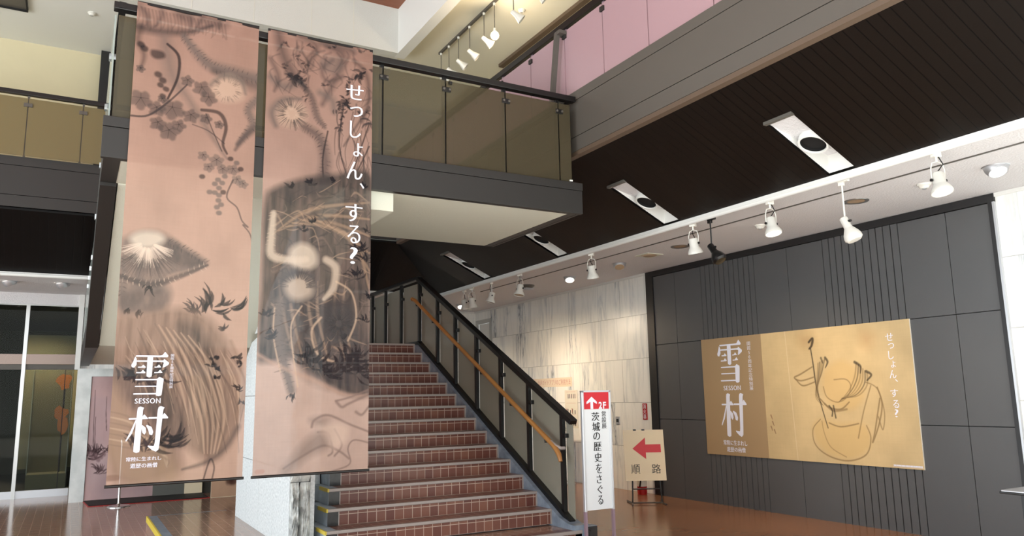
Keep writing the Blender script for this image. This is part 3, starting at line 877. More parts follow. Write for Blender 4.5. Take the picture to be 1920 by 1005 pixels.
# upper flight doubling back to the mezzanine
uf = thing('upper_stair_flight', 'upper stair flight with beige sloping soffit and dark side stringer', 'stairs', (1.0, 8.3, 2.13))
MB().prism([(.235, 7.2, 3.352), (.235, 9.43, 2.128), (.235, 9.43, 2.30), (.235, 7.2, 3.60)], (2.2, 0, 0)).build('flight_soffit', 'soffit_beige', uf)
MB().prism([(.10, 7.2, 3.33), (.10, 9.43, 2.10), (.10, 13.95, 2.10), (.10, 13.95, 2.36), (.10, 9.43, 2.36), (.10, 7.2, 3.68)], (.125, 0, 0)).build('side_stringer', 'fascia_dark', uf)
sg = thing('upper_flight_balustrade', 'glass balustrade seen edge-on along the upper stair flight', 'balustrade', (.13, 8.3, 2.4))
MB().prism([(.112, 6.5, 3.69), (.112, 7.2, 3.69), (.112, 9.45, 2.37), (.112, 13.9, 2.37), (.112, 13.9, 3.26), (.112, 9.45, 3.26), (.112, 7.2, 4.55), (.112, 6.5, 4.55)], (.012, 0, 0)).build('glass_panel', 'edge_glass', sg)
m = MB().bar((.16, 6.42, 4.61), (.16, 7.2, 4.61), .05, .05); m.bar((.16, 7.2, 4.61), (.16, 9.45, 3.33), .05, .05); m.bar((.16, 9.45, 3.33), (.16, 13.9, 3.33), .05, .05)
m.build('top_rail', 'black', sg)
for y in (6.95, 7.6, 8.25, 8.9, 9.6, 10.4, 11.2, 12.0):
    z = 3.69 if y < 7.2 else max(2.37, 3.69 - .587 * (y - 7.2)); zt = 4.59 if y < 7.2 else max(3.32, 4.60 - .569 * (y - 7.2))
    MB().box(.145, .175, y - .02, y + .02, z - .04, zt).build('post', 'black', sg)
    MB().box(.098, .15, y - .03, y + .03, zt - .24, zt - .19).build('clamp', 'chrome', sg)

# ================================================================== MEZZANINE
mz = thing('mezzanine', 'grey mezzanine bridge over the stair with a beige underside', 'mezzanine', (2.3, 7.4, 3.35))
fz = MB().box(.08, 4.51, 6.42, 6.47, 3.356, 3.60); fz.box(.08, 4.515, 6.415, 6.47, 3.604, 3.685)
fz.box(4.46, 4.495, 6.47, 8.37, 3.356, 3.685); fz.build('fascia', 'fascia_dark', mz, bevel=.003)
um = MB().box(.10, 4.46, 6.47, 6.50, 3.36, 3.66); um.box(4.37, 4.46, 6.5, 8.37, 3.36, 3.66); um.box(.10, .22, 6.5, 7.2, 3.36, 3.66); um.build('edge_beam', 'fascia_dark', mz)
MB().box(.22, 4.37, 6.5, 7.2, 3.362, 3.66).build('underside', 'soffit_beige', mz)
MB().box(2.44, 4.37, 7.2, 8.37, 3.362, 3.66).build('underside', 'soffit_beige', mz)
MB().box(2.0, 2.46, 6.505, 7.35, 3.19, 3.36).build('drop_beam', 'soffit_beige', mz)
MB().box(.1, 4.46, 6.47, 7.2, 3.66, 3.684).build('deck', 'step_tile', mz)
MB().box(2.44, 4.46, 7.2, 8.37, 3.66, 3.684).build('deck', 'step_tile', mz)

mb_ = thing('mezzanine_balustrade', 'bronze glass balustrade with black rail along the mezzanine front', 'balustrade', (2.3, 6.5, 3.685))
MB().box(.10, 4.47, 6.425, 6.50, 4.575, 4.635).build('top_rail', 'black', mb_, bevel=.006)
posts = [.40, 1.04, 1.685, 2.33, 2.966, 3.625, 4.262]
for x in posts:
    p = MB().box(x - .017, x + .017, 6.47, 6.51, 3.685, 4.575).build('post', 'black', mb_)
    MB().box(x - .035, x + .055, 6.445, 6.475, 4.42, 4.47).build('clamp', 'black', p, bevel=.004)
    c = MB(); 
    for dx in (-.02, .04): c.lathe([(0, 0), (.012, 0), (.012, .012), (0, .012)], (x + dx, 6.445, 4.445), (0, -1, 0), 10)
    c.build('clamp_bolt', 'fascia', p)
gx = [.13] + posts + [4.415]
for a, b in zip(gx[:-1], gx[1:]): MB().box(a + .008, b - .008, 6.452, 6.462, 3.69, 4.535).build('glass_panel', 'mezz_glass', mb_)
MB().box(4.405, 4.417, 6.47, 8.3, 3.69, 4.535).build('glass_panel', 'mezz_glass', mb_)
MB().box(4.38, 4.43, 6.5, 8.35, 4.575, 4.635).build('top_rail', 'black', mb_)
MB().box(4.375, 4.41, 6.44, 6.451, 3.70, 3.715).build('maker_plate', 'white', mb_)
MB().box(3.0, 3.03, 6.435, 6.452, 4.50, 4.53).build('clamp', 'black', mb_)

# gallery balustrades on the upper floor
gr = thing('gallery_balustrade', 'pink frosted glass balustrade along the upper right gallery', 'balustrade', (4.52, 4, 4.72))
MB().box(4.50, 4.57, -1.5, 11.7, 5.52, 5.60).build('top_rail', 'black', gr, bevel=.006)
ys = [0.15, .86, 1.57, 2.28, 2.99, 3.70, 4.41, 5.26, 5.965, 6.67, 7.40, 8.12, 8.84, 9.56, 10.28, 11.0, 11.68]
for a, b in zip(ys[:-1], ys[1:]): MB().box(4.515, 4.525, a + .006, b - .006, 4.72, 5.49).build('glass_panel', 'pink_glass', gr)
for y in ys[:-1]:
    p = MB().box(4.53, 4.57, y - .018, y + .018, 4.72, 5.52).build('post', 'mauve_metal', gr)
    MB().box(4.495, 4.53, y - .045, y + .02, 5.40, 5.45).build('clamp', 'fascia_dark', p)
gf = thing('gallery_balustrade', 'smoked yellow glass balustrade along the far upper gallery', 'balustrade', (-2.5, 11.75, 4.76))
MB().box(-9, 4.45, 11.68, 11.75, 5.60, 5.66).build('top_rail', 'black', gf, bevel=.006)
xs = [-4.0, -3.35, -2.70, -2.05, -1.40, -.745, -.10, .55, 1.2, 1.85, 2.5, 3.15, 3.8, 4.42]
for a, b in zip(xs[:-1], xs[1:]): MB().box(a + .006, b - .006, 11.70, 11.71, 4.765, 5.56).build('glass_panel', 'gallery_glass', gf)
for x in xs[:-1]:
    p = MB().box(x - .014, x + .014, 11.712, 11.74, 4.76, 5.60).build('post', 'fascia', gf)
    MB().box(x - .05, x + .05, 11.685, 11.715, 5.44, 5.49).build('clamp', 'fascia', p)
m = MB().bar((4.44, 6.86, 4.6), (4.44, 6.70, 5.47), .045, .05, (1, 0, 0)); m.box(4.42, 4.53, 6.62, 6.72, 5.44, 5.48)
tag(m.build('support_post', 'fascia'), 'grey leaning steel post joining mezzanine rail to the pink balustrade', 'post')

# stair balustrade, right side
sb_ = thing('stair_balustrade', 'black framed frosted glass stair balustrade with wooden handrail', 'balustrade', (4.57, 9.0, .25))
zb = lambda y: .285 + .5263 * (y - 6.995) if y < 10.9 else 2.34
zt = lambda y: 1.258 + .5062 * (y - 6.872) if y < 10.95 else 3.325
MB().bar((4.563, 6.87, zb(6.87)), (4.563, 10.92, zb(10.9)), .07, .05).build('base_rail', 'black', sb_)
MB().bar((4.563, 10.9, 2.335), (4.563, 13.9, 2.335), .07, .05).build('base_rail', 'black', sb_)
MB().bar((4.565, 6.80, zt(6.80) + .005), (4.565, 10.96, zt(10.949) + .008), .09, .055).build('top_rail', 'black', sb_, bevel=.006)
MB().bar((4.565, 10.93, 3.333), (4.565, 13.9, 3.333), .09, .05).build('top_rail', 'black', sb_, bevel=.006)
py = [7.01, 7.70, 8.355, 9.005, 9.64, 10.24, 10.915, 11.67, 12.39, 13.05, 13.75]
for y in py:
    p = MB().box(4.545, 4.585, y - .025, y + .025, zb(y) - .01, zt(y)).build('post', 'black', sb_)
    h = zt(y) - .22
    MB().box(4.55, 4.615, y - .075, y - .02, h - .045, h).build('clamp', 'black', p, bevel=.006)
pe = [6.86] + py
for a, b in zip(pe[:-1], pe[1:]):
    a2, b2 = a + .03, b - .03
    if a == 6.86: a2 = a
    MB().prism([(4.592, a2, zb(a2) + .02), (4.592, b2, zb(b2) + .02), (4.592, b2, zt(b2) - .06), (4.592, a2, zt(a2) - .06)], (.01, 0, 0)).build('glass_panel', 'stair_glass', sb_)
hz = lambda y: .935 + .5192 * (y - 6.93)
hr = MB().tube([(4.46, 10.93, hz(10.93) - .01), (4.46, 10.85, hz(10.85)), (4.46, 7.05, hz(7.05)), (4.46, 6.98, hz(6.98) - .01), (4.46, 6.93, hz(6.93) - .035), (4.46, 6.90, hz(6.9) - .09)], [.022, .027, .027, .027, .027, .02], 14)
hro = hr.build('handrail', 'wood_rail', sb_, smooth=True)
MB().tube([(4.46, 7.08, hz(7.08) + .012), (4.47, 7.0, hz(7.0) + .012), (4.50, 6.955, hz(6.96) + .01), (4.545, 6.95, hz(6.96) + .01)], .019, 12).build('handrail_end', 'nosing', hro, smooth=True)
MB().lathe([(0, 0), (.03, 0), (.03, .012), (0, .012)], (4.46, 10.945, hz(10.93) - .01), (0, 1, -.2), 14).build('end_cap', 'wood_rail', hro)
for y in (7.2, 7.95, 8.7, 9.45, 10.2, 10.8):
    MB().tube([(4.46, y, hz(y) - .02), (4.46, y, hz(y) - .06), (4.55, y + .01, hz(y) - .06)], .009, 8).build('handrail_bracket', 'black', hro)

# ================================================================== HANGING BANNERS
INK, INK2, GREY, DGREY, PALE = (34, 31, 36), (62, 55, 56), (104, 94, 90), (72, 65, 65), (226, 206, 186)

def cloth_base(art, seed, top, bottom):
    v = art.Y / art.h
    a, b = np.array(lin(top)), np.array(lin(bottom))
    art.c[:] = a + (b - a) * np.clip(v * 1.3, 0, 1)[..., None]
    art.mul(0.86 + 0.28 * art.noise(60, 80, 5, seed)); art.mul(0.98 + 0.04 * art.noise(2, 30, 2, seed + 1)); art.mul(0.98 + 0.04 * art.noise(30, 2, 2, seed + 2))

def layout(lt, rt, lb, rb):
    """print layout: sheet corners given as a trapezium, returns a map to sheet coordinates 0..230 x 0..900"""
    def f(x, y):
        for _ in range(2):
            v = (y - lt[1]) / (lb[1] - lt[1]) if _ == 0 else v
            xl = lt[0] + (lb[0] - lt[0]) * v; xr = rt[0] + (rb[0] - rt[0]) * v
            u = (x - xl) / (xr - xl)
            yt = lt[1] + (rt[1] - lt[1]) * u; yb = lb[1] + (rb[1] - lb[1]) * u
            v = (y - yt) / (yb - yt)
        v = v - .07 * v * (1 - v)
        return u * 230, v * 900
    return f

def paint_left():
    A = Art(230, 900, 260, 1000, (200, 160, 142)); q = layout((258, 5), (483, 52), (205, 912), (455, 898))
    P = lambda *pts: [q(x, y) for x, y in pts]
    cloth_base(A, 3, (166, 130, 116), (192, 160, 142))
    tx = A.noise(16, 30, 4, 21); tx2 = A.noise(7, 60, 4, 22)
    # tree bough and hanging wash of leaves along the top
    A.curve(P((256, 60), (300, 68), (350, 66), (392, 52)), [9, 8, 6, 3], INK2, .7, .8)
    for x0, x1 in ((262, 275), (300, 288), (340, 352), (372, 362), (395, 405)):
        A.curve(P((x0, 15), ((x0 + x1) / 2 + 6, 34), (x1, 58)), [6, 5, 2], INK2, .45, .9)
    A.blob(P((322, 20), (372, 26), (420, 42), (418, 58), (380, 54), (336, 44)), INK2, .5, 7, tx + .3)
    A.curve(P((264, 60), (258, 90), (268, 120), (262, 150)), [5, 6, 3], INK, .5, .8)
    # bough crossing to the right edge
    A.curve(P((340, 76), (362, 110), (388, 138), (430, 152), (482, 164)), [6, 9, 11, 12, 12], GREY, .75, .7)
    A.curve(P((395, 150), (440, 168), (482, 182)), [6, 9, 12], DGREY, .55, .8)
    A.blob(P((392, 172), (425, 158), (452, 178), (448, 208), (415, 214), (394, 198)), (208, 178, 156), .65, 8)
    A.curve(P((388, 180), (412, 160), (446, 168), (456, 196)), [4, 5, 5, 3], GREY, .6, .9)
    A.curve(P((482, 205), (462, 230), (470, 260), (440, 300)), [8, 8, 7, 4], GREY, .7, .7)
    A.curve(P((482, 262), (455, 285), (436, 312)), [7, 6, 3], DGREY, .6, .7)
    A.fur(P((340, 76), (362, 110), (388, 138), (430, 152), (482, 164)), 8, DGREY, 120, 6, .5, .5, 8)
    A.rays(q(420, 188), 20, 30, 0, 6.28, 90, DGREY, .4, 9, .7, .9); A.fur(P((482, 205), (462, 230), (470, 260), (440, 300)), 6, DGREY, 70, 5, .5, .5, 10)
    for k in range(26): x = 258 + k * 6.3; A.curve(P((x, 16 + k * 1.3), (x + 3, 34 + (k * 7) % 22 + k), (x + (k % 5) - 2, 52 + (k * 11) % 18 + k * .6)), [1.5, 2.2, .6], INK2, .3, .7)
    # rock face and vine
    A.curve(P((305, 85), (318, 160), (345, 205), (400, 300), (420, 330)), [10, 14, 7, 4, 2], GREY, .5, .9)
    A.curve(P((310, 95), (330, 120), (328, 165), (310, 210)), [2.5, 3, 2.5, 2], INK, .85, .4)
    A.blob(P((282, 108), (302, 112), (305, 124), (290, 128), (280, 120)), INK, .75, 3)
    for x, y, r in ((262, 98, 6), (268, 106, 6), (292, 160, 6), (300, 172, 6), (296, 182, 5), (306, 190, 5), (300, 205, 5)):
        A.stroke(P((x, y), (x + 2, y + 1)), [r], INK, .75, .35)
    for i, (x, y, r) in enumerate([(262, 215, 22), (290, 232, 17), (318, 232, 24), (346, 172, 13), (352, 245, 16), (372, 188, 18), (385, 208, 17), (292, 262, 16), (312, 278, 20), (330, 265, 14), (300, 212, 9), (380, 250, 12), (262, 150, 9), (405, 262, 10)]):
        A.grape_leaf(*q(x, y), r, (84, 74, 72), .62, i)
    A.curve(P((245, 248), (275, 246), (310, 218), (345, 180)), [2, 2, 1.5], INK2, .8)
    A.curve(P((372, 232), (405, 238), (418, 265), (412, 300), (420, 320)), [3, 4, 3, 2], INK, .75)
    A.curve(P((380, 240), (395, 280), (410, 315)), [1.2], INK2, .7)
    A.curve(P((355, 262), (385, 275), (415, 300)), [1.2], INK2, .6)
    # grape cluster and tendril
    for i, (x, y, r) in enumerate([(375, 325, 11), (400, 335, 15), (412, 352, 12), (385, 348, 11), (432, 352, 13), (440, 372, 12), (452, 380, 10)]): A.grape_leaf(*q(x, y), r, GREY, .55, 30 + i)
    r_ = random.Random(5)
    for x, y in ((402, 372), (396, 380), (410, 378), (404, 388), (396, 397), (404, 402), (412, 396), (403, 412), (408, 420), (400, 425), (404, 436), (426, 330), (438, 338), (446, 350), (386, 396), (415, 365), (372, 366)):
        A.stroke(P((x, y), (x + 2, y)), [4.6], INK if r_.random() < .35 else GREY, .75, .3)
    A.curve(P((432, 372), (420, 405), (440, 425), (450, 450), (462, 462), (452, 458), (466, 475), (470, 500), (468, 570)), [1.6, 1.4, 1.2], INK2, .7)
    # mossy boulder with a pale worn top in the middle left
    A.blob(P((226, 505), (240, 482), (268, 472), (300, 474), (340, 500), (384, 530), (352, 546), (312, 558), (318, 590), (300, 618), (262, 622), (224, 616)), GREY, .85, 7, tx * .6 + .6)
    A.blob(P((312, 486), (345, 505), (380, 530), (340, 538), (308, 520)), DGREY, .6, 6, tx + .3)
    A.blob(P((226, 590), (262, 580), (305, 582), (312, 606), (270, 620), (226, 618)), DGREY, .5, 7, tx + .2)
    A.blob(P((244, 486), (262, 474), (292, 475), (304, 488), (284, 502), (256, 502)), (222, 206, 188), .75, 7)
    A.rays(q(275, 492), 14, 46, .25, 2.9, 150, (228, 206, 188), .55, 2, .8); A.rays(q(275, 500), 30, 62, .5, 2.7, 110, DGREY, .5, 3, .7)
    A.fur(P((312, 492), (350, 510), (384, 532)), 4, DGREY, 60, 6, .6, .6, 5); A.fur(P((226, 520), (230, 560), (228, 600)), 4, DGREY, 50, 6, .5, .6, 6)
    A.curve(P((226, 556), (280, 570), (330, 556), (384, 534)), [4, 6, 5, 2], DGREY, .75, .5); A.fur(P((226, 556), (280, 570), (330, 556), (384, 534)), 4, (206, 180, 160), 80, 5, .5, .4, 7)
    A.clump(*q(262, 618), 10, 12, 1.8, INK, .5, 1.6, seed=4); A.clump(*q(276, 575), 9, 14, 1.6, INK, .8, 1.6, seed=5); A.clump(*q(240, 614), 8, 12, 1.8, INK, .5, 1.6, seed=6)
    # bamboo grass
    A.clump(*q(392, 612), 16, 40, 3.6, INK, 1.3, -1.2, seed=8); A.clump(*q(362, 620), 14, 26, 2.6, INK2, 1.0, seed=9); A.clump(*q(425, 612), 6, 40, 3.2, INK, .9, -.2, seed=10)
    A.clump(*q(416, 650), 5, 16, 3, INK2, 1.5, seed=14)
    # great fissured rock, lower half
    A.blob(P((215, 650), (260, 622), (330, 612), (385, 628), (425, 680), (450, 740), (452, 800), (425, 850), (390, 872), (340, 850), (330, 890), (212, 890)), (128, 104, 90), .9, 10, tx2 * .7 + .5)
    A.blob(P((330, 640), (372, 650), (405, 720), (420, 800), (395, 850), (372, 770), (345, 700)), (72, 63, 59), .85, 10, tx2 + .3)
    A.blob(P((212, 740), (245, 790), (300, 840), (335, 880), (330, 905), (240, 905), (206, 850)), (178, 150, 122), .6, 12, tx2 + .3)
    A.blob(P((214, 720), (260, 715), (320, 760), (352, 820), (330, 845), (280, 800), (235, 770)), (84, 74, 69), .85, 10, tx2 + .3)
    for i in range(11):
        o = i * 7.5
        A.curve(P((288 + o * .9, 640 + o * .3), (318 + o, 690 + o * .2), (345 + o * .9, 745), (368 + o * .75, 800), (378 + o * .4, 858)), [1, 3, 3.4, 1.2], (206, 172, 146) if i % 2 else (120, 100, 88), .5, .7)
    for i in range(7):
        o = i * 9
        A.curve(P((210, 790 + o), (245 + o * .4, 800 + o), (285 + o * .5, 830 + o * .7), (312, 880)), [1, 2.4, 1], (214, 186, 158) if i % 2 else (134, 112, 96), .45, .7)
    for i in range(60):
        r = random.Random(900 + i); t = r.random(); x0 = 235 + 190 * t; y0 = 640 + 60 * r.random() + 40 * t; dx = r.uniform(20, 60); dy = r.uniform(70, 150)
        A.curve(P((x0, y0), (x0 + dx * .6, y0 + dy * .45), (min(x0 + dx, 448), min(y0 + dy, 880))), [.4, r.uniform(.8, 2.4), .4], (84, 72, 66) if r.random() < .6 else (200, 170, 146), .4, .6)
    A.curve(P((445, 815), (420, 850), (385, 872), (340, 884)), [5, 5, 2], DGREY, .6, .8)
    A.curve(P((440, 800), (455, 770), (452, 720), (430, 670)), [4, 5, 3], (150, 122, 104), .6, .9)
    A.curve(P((378, 905), (392, 868), (400, 880), (396, 900)), [1.5], INK2, .7)
    for x, y in ((400, 700), (396, 712), (406, 720), (404, 734), (444, 700), (446, 712)): A.clump(*q(x, y), 4, 12, 3.2, INK, 1.6, seed=int(x + y))
    A.clump(*q(446, 752), 8, 14, 2, INK, 1.5, seed=61); A.clump(*q(450, 778), 6, 12, 1.8, INK2, 1.5, seed=62)
    A.clump(*q(240, 740), 13, 34, 3.2, INK, 1.1, seed=63, a=.75); A.clump(*q(280, 730), 10, 38, 4, INK, 1.4, -.7, seed=64, a=.75); A.clump(*q(300, 840), 15, 44, 4, INK, 1.5, -.6, seed=65, a=.75); A.clump(*q(262, 850), 12, 30, 3, INK, 1.2, seed=66, a=.7)
    A.stroke(P((209, 898), (224, 897)), [5], (128, 96, 78), .6, .3)
    return A

def paint_right():
    A = Art(230, 900, 240, 1000, (200, 160, 142)); q = layout((503, 57), (698, 99), (470, 895), (688, 880))
    P = lambda *pts: [q(x, y) for x, y in pts]
    cloth_base(A, 13, (156, 121, 108), (194, 166, 152))
    tx = A.noise(16, 30, 4, 31); tx2 = A.noise(60, 8, 4, 32); tx3 = A.noise(8, 60, 4, 33)
    # dense leafy boughs at the top
    for pts, r, c, a in (([(520, 60), (528, 110), (545, 150), (570, 185)], [9, 10, 8, 5], INK2, .6), ([(560, 70), (590, 90), (575, 130)], [9, 7, 4], INK2, .5), ([(610, 90), (640, 110), (625, 160), (600, 215)], [6, 8, 8, 5], INK2, .55),
                         ([(600, 82), (652, 96), (660, 105)], [6, 8, 4], INK2, .6), ([(505, 160), (530, 180), (560, 170)], [7, 9, 5], GREY, .6), ([(620, 120), (600, 140), (610, 165), (640, 155)], [4, 5, 4], INK2, .5),
                         ([(660, 120), (684, 150), (690, 200), (676, 250)], [4, 6, 5, 4], INK, .5), ([(505, 120), (520, 160), (512, 190)], [5, 5, 3], INK2, .5), ([(690, 220), (664, 260), (640, 300)], [3, 2], INK2, .6)):
        A.curve(P(*pts), r, c, a, .9)
    A.blob(P((596, 118), (630, 112), (640, 136), (618, 150), (600, 140)), GREY, .5, 6)
    A.clump(*q(555, 160), 14, 22, 4, INK, 2.4, 1.2, seed=3, a=.7); A.clump(*q(675, 150), 12, 20, 4, INK, 2.5, 1, seed=4, a=.7); A.clump(*q(640, 215), 14, 18, 3.4, INK, 2.5, 1, seed=5, a=.7); A.clump(*q(690, 250), 10, 24, 3, INK2, 2.5, 1, seed=6, a=.6)
    for i in range(16): A.clump(*q(632 + i * 1.4, 270 - i * 7.5), 2, 11, 2.4, INK, 2, seed=70 + i, a=.7)
    # pale knot of mist with a dark rim, and long hanging bough
    A.blob(P((515, 225), (540, 208), (566, 222), (568, 248), (546, 262), (520, 254)), (204, 174, 152), .6, 9)
    A.curve(P((514, 262), (508, 232), (528, 208), (560, 205)), [5, 7, 6, 3], GREY, .7, .9)
    A.curve(P((560, 170), (580, 200), (590, 240), (604, 262)), [5, 7, 7, 4], DGREY, .6, .7)
    A.curve(P((596, 190), (618, 205), (622, 230)), [7, 9, 6], GREY, .6, .8)
    A.curve(P((566, 262), (595, 285), (605, 330), (600, 375), (608, 440), (606, 530)), [8, 10, 11, 11, 11, 9], DGREY, .65, .8)
    A.curve(P((616, 360), (622, 440), (620, 520)), [1.6], (212, 178, 150), .6, .8)
    for pts in ([(640, 220), (632, 300), (650, 372)], [(690, 255), (668, 320), (652, 372)], [(610, 270), (600, 330), (606, 392), (622, 405), (645, 380), (650, 370)], [(690, 300), (676, 330), (655, 372)]): A.curve(P(*pts), [1.8, 1.6, 1.4], INK, .75, .5)
    A.rays(q(543, 236), 16, 34, 0, 6.28, 150, DGREY, .55, 11, .8); A.rays(q(543, 236), 8, 20, 0, 6.28, 40, (200, 172, 152), .4, 12, .8)
    A.fur(P((566, 262), (595, 285), (605, 330), (600, 375), (608, 440), (606, 530)), 9, INK2, 220, 6, .45, .5, 13); A.fur(P((560, 170), (580, 200), (590, 240), (604, 262)), 6, INK2, 70, 5, .5, .5, 14)
    for k in range(46): r = random.Random(400 + k); x = 506 + 186 * r.random(); y = 70 + (x - 503) * .2 + 90 * r.random(); A.curve(P((x, y), (x + r.uniform(-14, 14), y + r.uniform(8, 24)), (x + r.uniform(-20, 20), y + r.uniform(20, 50))), [r.uniform(1, 3), r.uniform(1, 4), .6], INK2, .35, .7)
    for k in range(18): r = random.Random(460 + k); A.clump(*q(520 + 170 * r.random(), 80 + 160 * r.random()), 4, 12, 2.6, INK, 2.6, 1.2, seed=470 + k, a=.55)
    for k in range(30): r = random.Random(500 + k); x = 625 + 66 * r.random(); y = 210 + 120 * r.random(); A.curve(P((x, y), (x + r.uniform(-10, 10), y + 25), (x + r.uniform(-16, 16), y + 55)), [r.uniform(.8, 2), .7], INK2, .5, .6)
    # big dark rock
    A.blob(P((492, 415), (512, 385), (560, 366), (620, 356), (698, 362), (694, 560), (692, 700), (690, 755), (640, 755), (585, 728), (540, 700), (500, 705), (478, 690), (486, 560)), (84, 74, 69), 1.0, 8, tx3 * .5 + .7)
    A.blob(P((508, 392), (560, 370), (615, 362), (600, 396), (548, 412)), (62, 58, 60), .8, 10, tx)
    A.blob(P((500, 560), (540, 640), (560, 720), (620, 745), (690, 750), (690, 660), (600, 600), (560, 590)), (66, 62, 64), .85, 16, tx3 + .2)
    for i in range(12):
        A.curve(P((500 + i * 6, 480 - i * 4), (570 + i * 8, 420 + i * 6), (690, 395 + i * 16)), [1, 4, 2], (176, 144, 118) if i % 2 else (102, 90, 82), .5, .6)
    for i in range(9):
        A.curve(P((500 + i * 18, 560), (510 + i * 16, 620), (530 + i * 16, 700)), [1, 3.4, 1.4], (160, 134, 114) if i % 3 else (88, 80, 78), .55, .6)
    for i in range(190):
        r = random.Random(600 + i); x = 500 + 190 * r.random(); y = 385 + 340 * r.random()
        A.curve(P((x, y), (x + r.uniform(6, 22), y + r.uniform(-14, 10)), (x + r.uniform(18, 44), y + r.uniform(-26, 26))), [.4, r.uniform(.8, 2.6), .4], r.choice([(70, 62, 60), (60, 55, 56), (172, 144, 122), (124, 106, 96)]), .5, .6)
    # pale bent limb of driftwood and two pale boulders
    A.curve(P((509, 434), (505, 480), (506, 514), (540, 522), (568, 520)), [5, 7, 8, 7, 6], (212, 192, 172), .75, .5)
    A.fur(P((509, 434), (505, 480), (506, 514), (540, 522), (568, 520)), 6, (196, 172, 152), 120, 5, .5, .5, 21)
    A.blob(P((538, 505), (560, 490), (584, 502), (588, 528), (566, 540), (542, 530)), (214, 194, 174), .75, 7)
    A.curve(P((606, 520), (624, 535), (620, 570), (602, 592)), [7, 8, 7, 4], (208, 186, 166), .72, .5)
    A.blob(P((516, 556), (540, 540), (575, 542), (588, 565), (580, 594), (548, 602), (522, 590)), (84, 76, 74), .9, 7)
    A.blob(P((530, 566), (552, 552), (576, 560), (578, 584), (552, 594), (534, 586)), (206, 184, 164), .7, 8)
    A.curve(P((520, 600), (515, 650), (526, 700), (540, 752)), [10, 11, 9, 8], (110, 98, 92), .9, .6)
    A.curve(P((510, 610), (508, 660), (520, 720)), [1.4], (216, 184, 156), .6, .8); A.curve(P((560, 605), (540, 640), (545, 700), (552, 745)), [1.4], (216, 184, 156), .6, .8)
    A.rays(q(552, 572), 22, 40, 3.1, 6.3, 120, DGREY, .6, 15, .8); A.fur(P((520, 600), (515, 650), (526, 700), (540, 752)), 8, (80, 72, 70), 160, 5, .5, .5, 16)
    A.blob(P((600, 610), (625, 590), (655, 604), (662, 640), (640, 668), (608, 655)), (62, 57, 58), .85, 9)
    A.rays(q(630, 635), 8, 32, 0, 6.28, 160, (48, 44, 46), .5, 17, .8)
    A.curve(P((625, 560), (655, 580), (664, 625), (648, 665)), [1.8], (216, 184, 156), .6, .8); A.curve(P((596, 625), (578, 650), (590, 690), (622, 702)), [2], (216, 184, 156), .6, .8)
    A.clump(*q(540, 758), 6, 14, 2.2, INK, .5, 1.6, seed=50)
    # grasses
    for i, (x, y, n, L) in enumerate([(575, 376, 12, 12), (540, 385, 10, 13), (620, 370, 9, 10), (580, 450, 10, 12), (565, 465, 8, 12), (668, 500, 18, 24), (684, 520, 14, 26), (664, 550, 14, 20), (690, 470, 8, 18), (495, 620, 10, 16), (500, 660, 12, 24), (680, 630, 8, 14), (676, 380, 8, 12), (638, 660, 6, 12), (690, 590, 8, 14)]):
        A.clump(*q(x, y), n, L, 2.4, INK, 1.5, seed=80 + i, a=.75)
    for i, (x, y) in enumerate([(560, 690), (585, 705), (605, 720), (640, 710), (660, 700), (675, 720), (650, 690)]): A.clump(*q(x, y), 13, 36, 3.6, INK, 1.4, -.8, seed=100 + i, a=.75)
    # shore and waves
    A.curve(P((478, 690), (520, 712), (585, 735), (640, 757), (690, 758)), [3, 4, 3], (196, 160, 140), .5, .9)
    A.blob(P((520, 890), (560, 840), (590, 815), (575, 800), (610, 800), (616, 840), (570, 862), (540, 885)), (140, 120, 110), .75, 10)
    for pts, r in (([(526, 880), (560, 860), (600, 842), (630, 850), (650, 862)], [2, 2.4, 2]), ([(578, 812), (584, 800), (610, 792), (650, 806), (690, 818)], [2.4, 2.4, 2]), ([(590, 820), (610, 822), (618, 850), (610, 858)], [2]), ([(622, 815), (636, 840), (622, 858)], [2]),
                   ([(690, 836), (660, 832), (648, 846), (652, 870), (620, 882), (590, 888)], [1.6]), ([(626, 770), (636, 778), (650, 772), (690, 756)], [3, 2.4]), ([(664, 786), (676, 790), (690, 776)], [3, 2]), ([(624, 768), (650, 762), (690, 748)], [2])):
        A.curve(P(*pts), r, (134, 112, 104), .75, .7)
    A.blob(P((592, 812), (620, 804), (648, 812), (640, 838), (618, 846), (604, 826)), (222, 194, 176), .6, 8)
    A.stroke(P((478, 886), (488, 885)), [4], (190, 140, 124), .6, .3)
    return A

YB = 6.40
def hang(label, art, x0, x1, side):
    t = thing('hanging_banner', label, 'banner', ((x0 + x1) / 2, YB, .915), 'tall painted banners on the mezzanine rail')
    ph = 0.0 if side else 1.7
    rip = lambda u, v: YB - .006 * math.sin(u * 9 + ph) * (1 - v) - .004 * math.sin(u * 23 + v * 4 + ph) * math.exp(-8 * v)
    print_mesh('banner_cloth', art, lambda u, v: (x0 + (x1 - x0) * u, rip(u, v), 4.652 - 3.737 * v), 'cloth_print', t)
    MB().tube([(x0 - .01, YB, .917), (x1 + .01, YB, .917)], .011, 10).build('bottom_bar', 'black', t)
    MB().box(x0, x1, YB - .003, YB + .02, 4.640, 4.662).build('top_bar', 'black', t)
    return t
bl = hang('left banner on the mezzanine rail, with a large two-character white title near its foot', paint_left(), .262, 1.200, 0)
br = hang('right banner on the mezzanine rail, with a white vertical slogan down its right edge', paint_right(), 1.275, 2.212, 1)

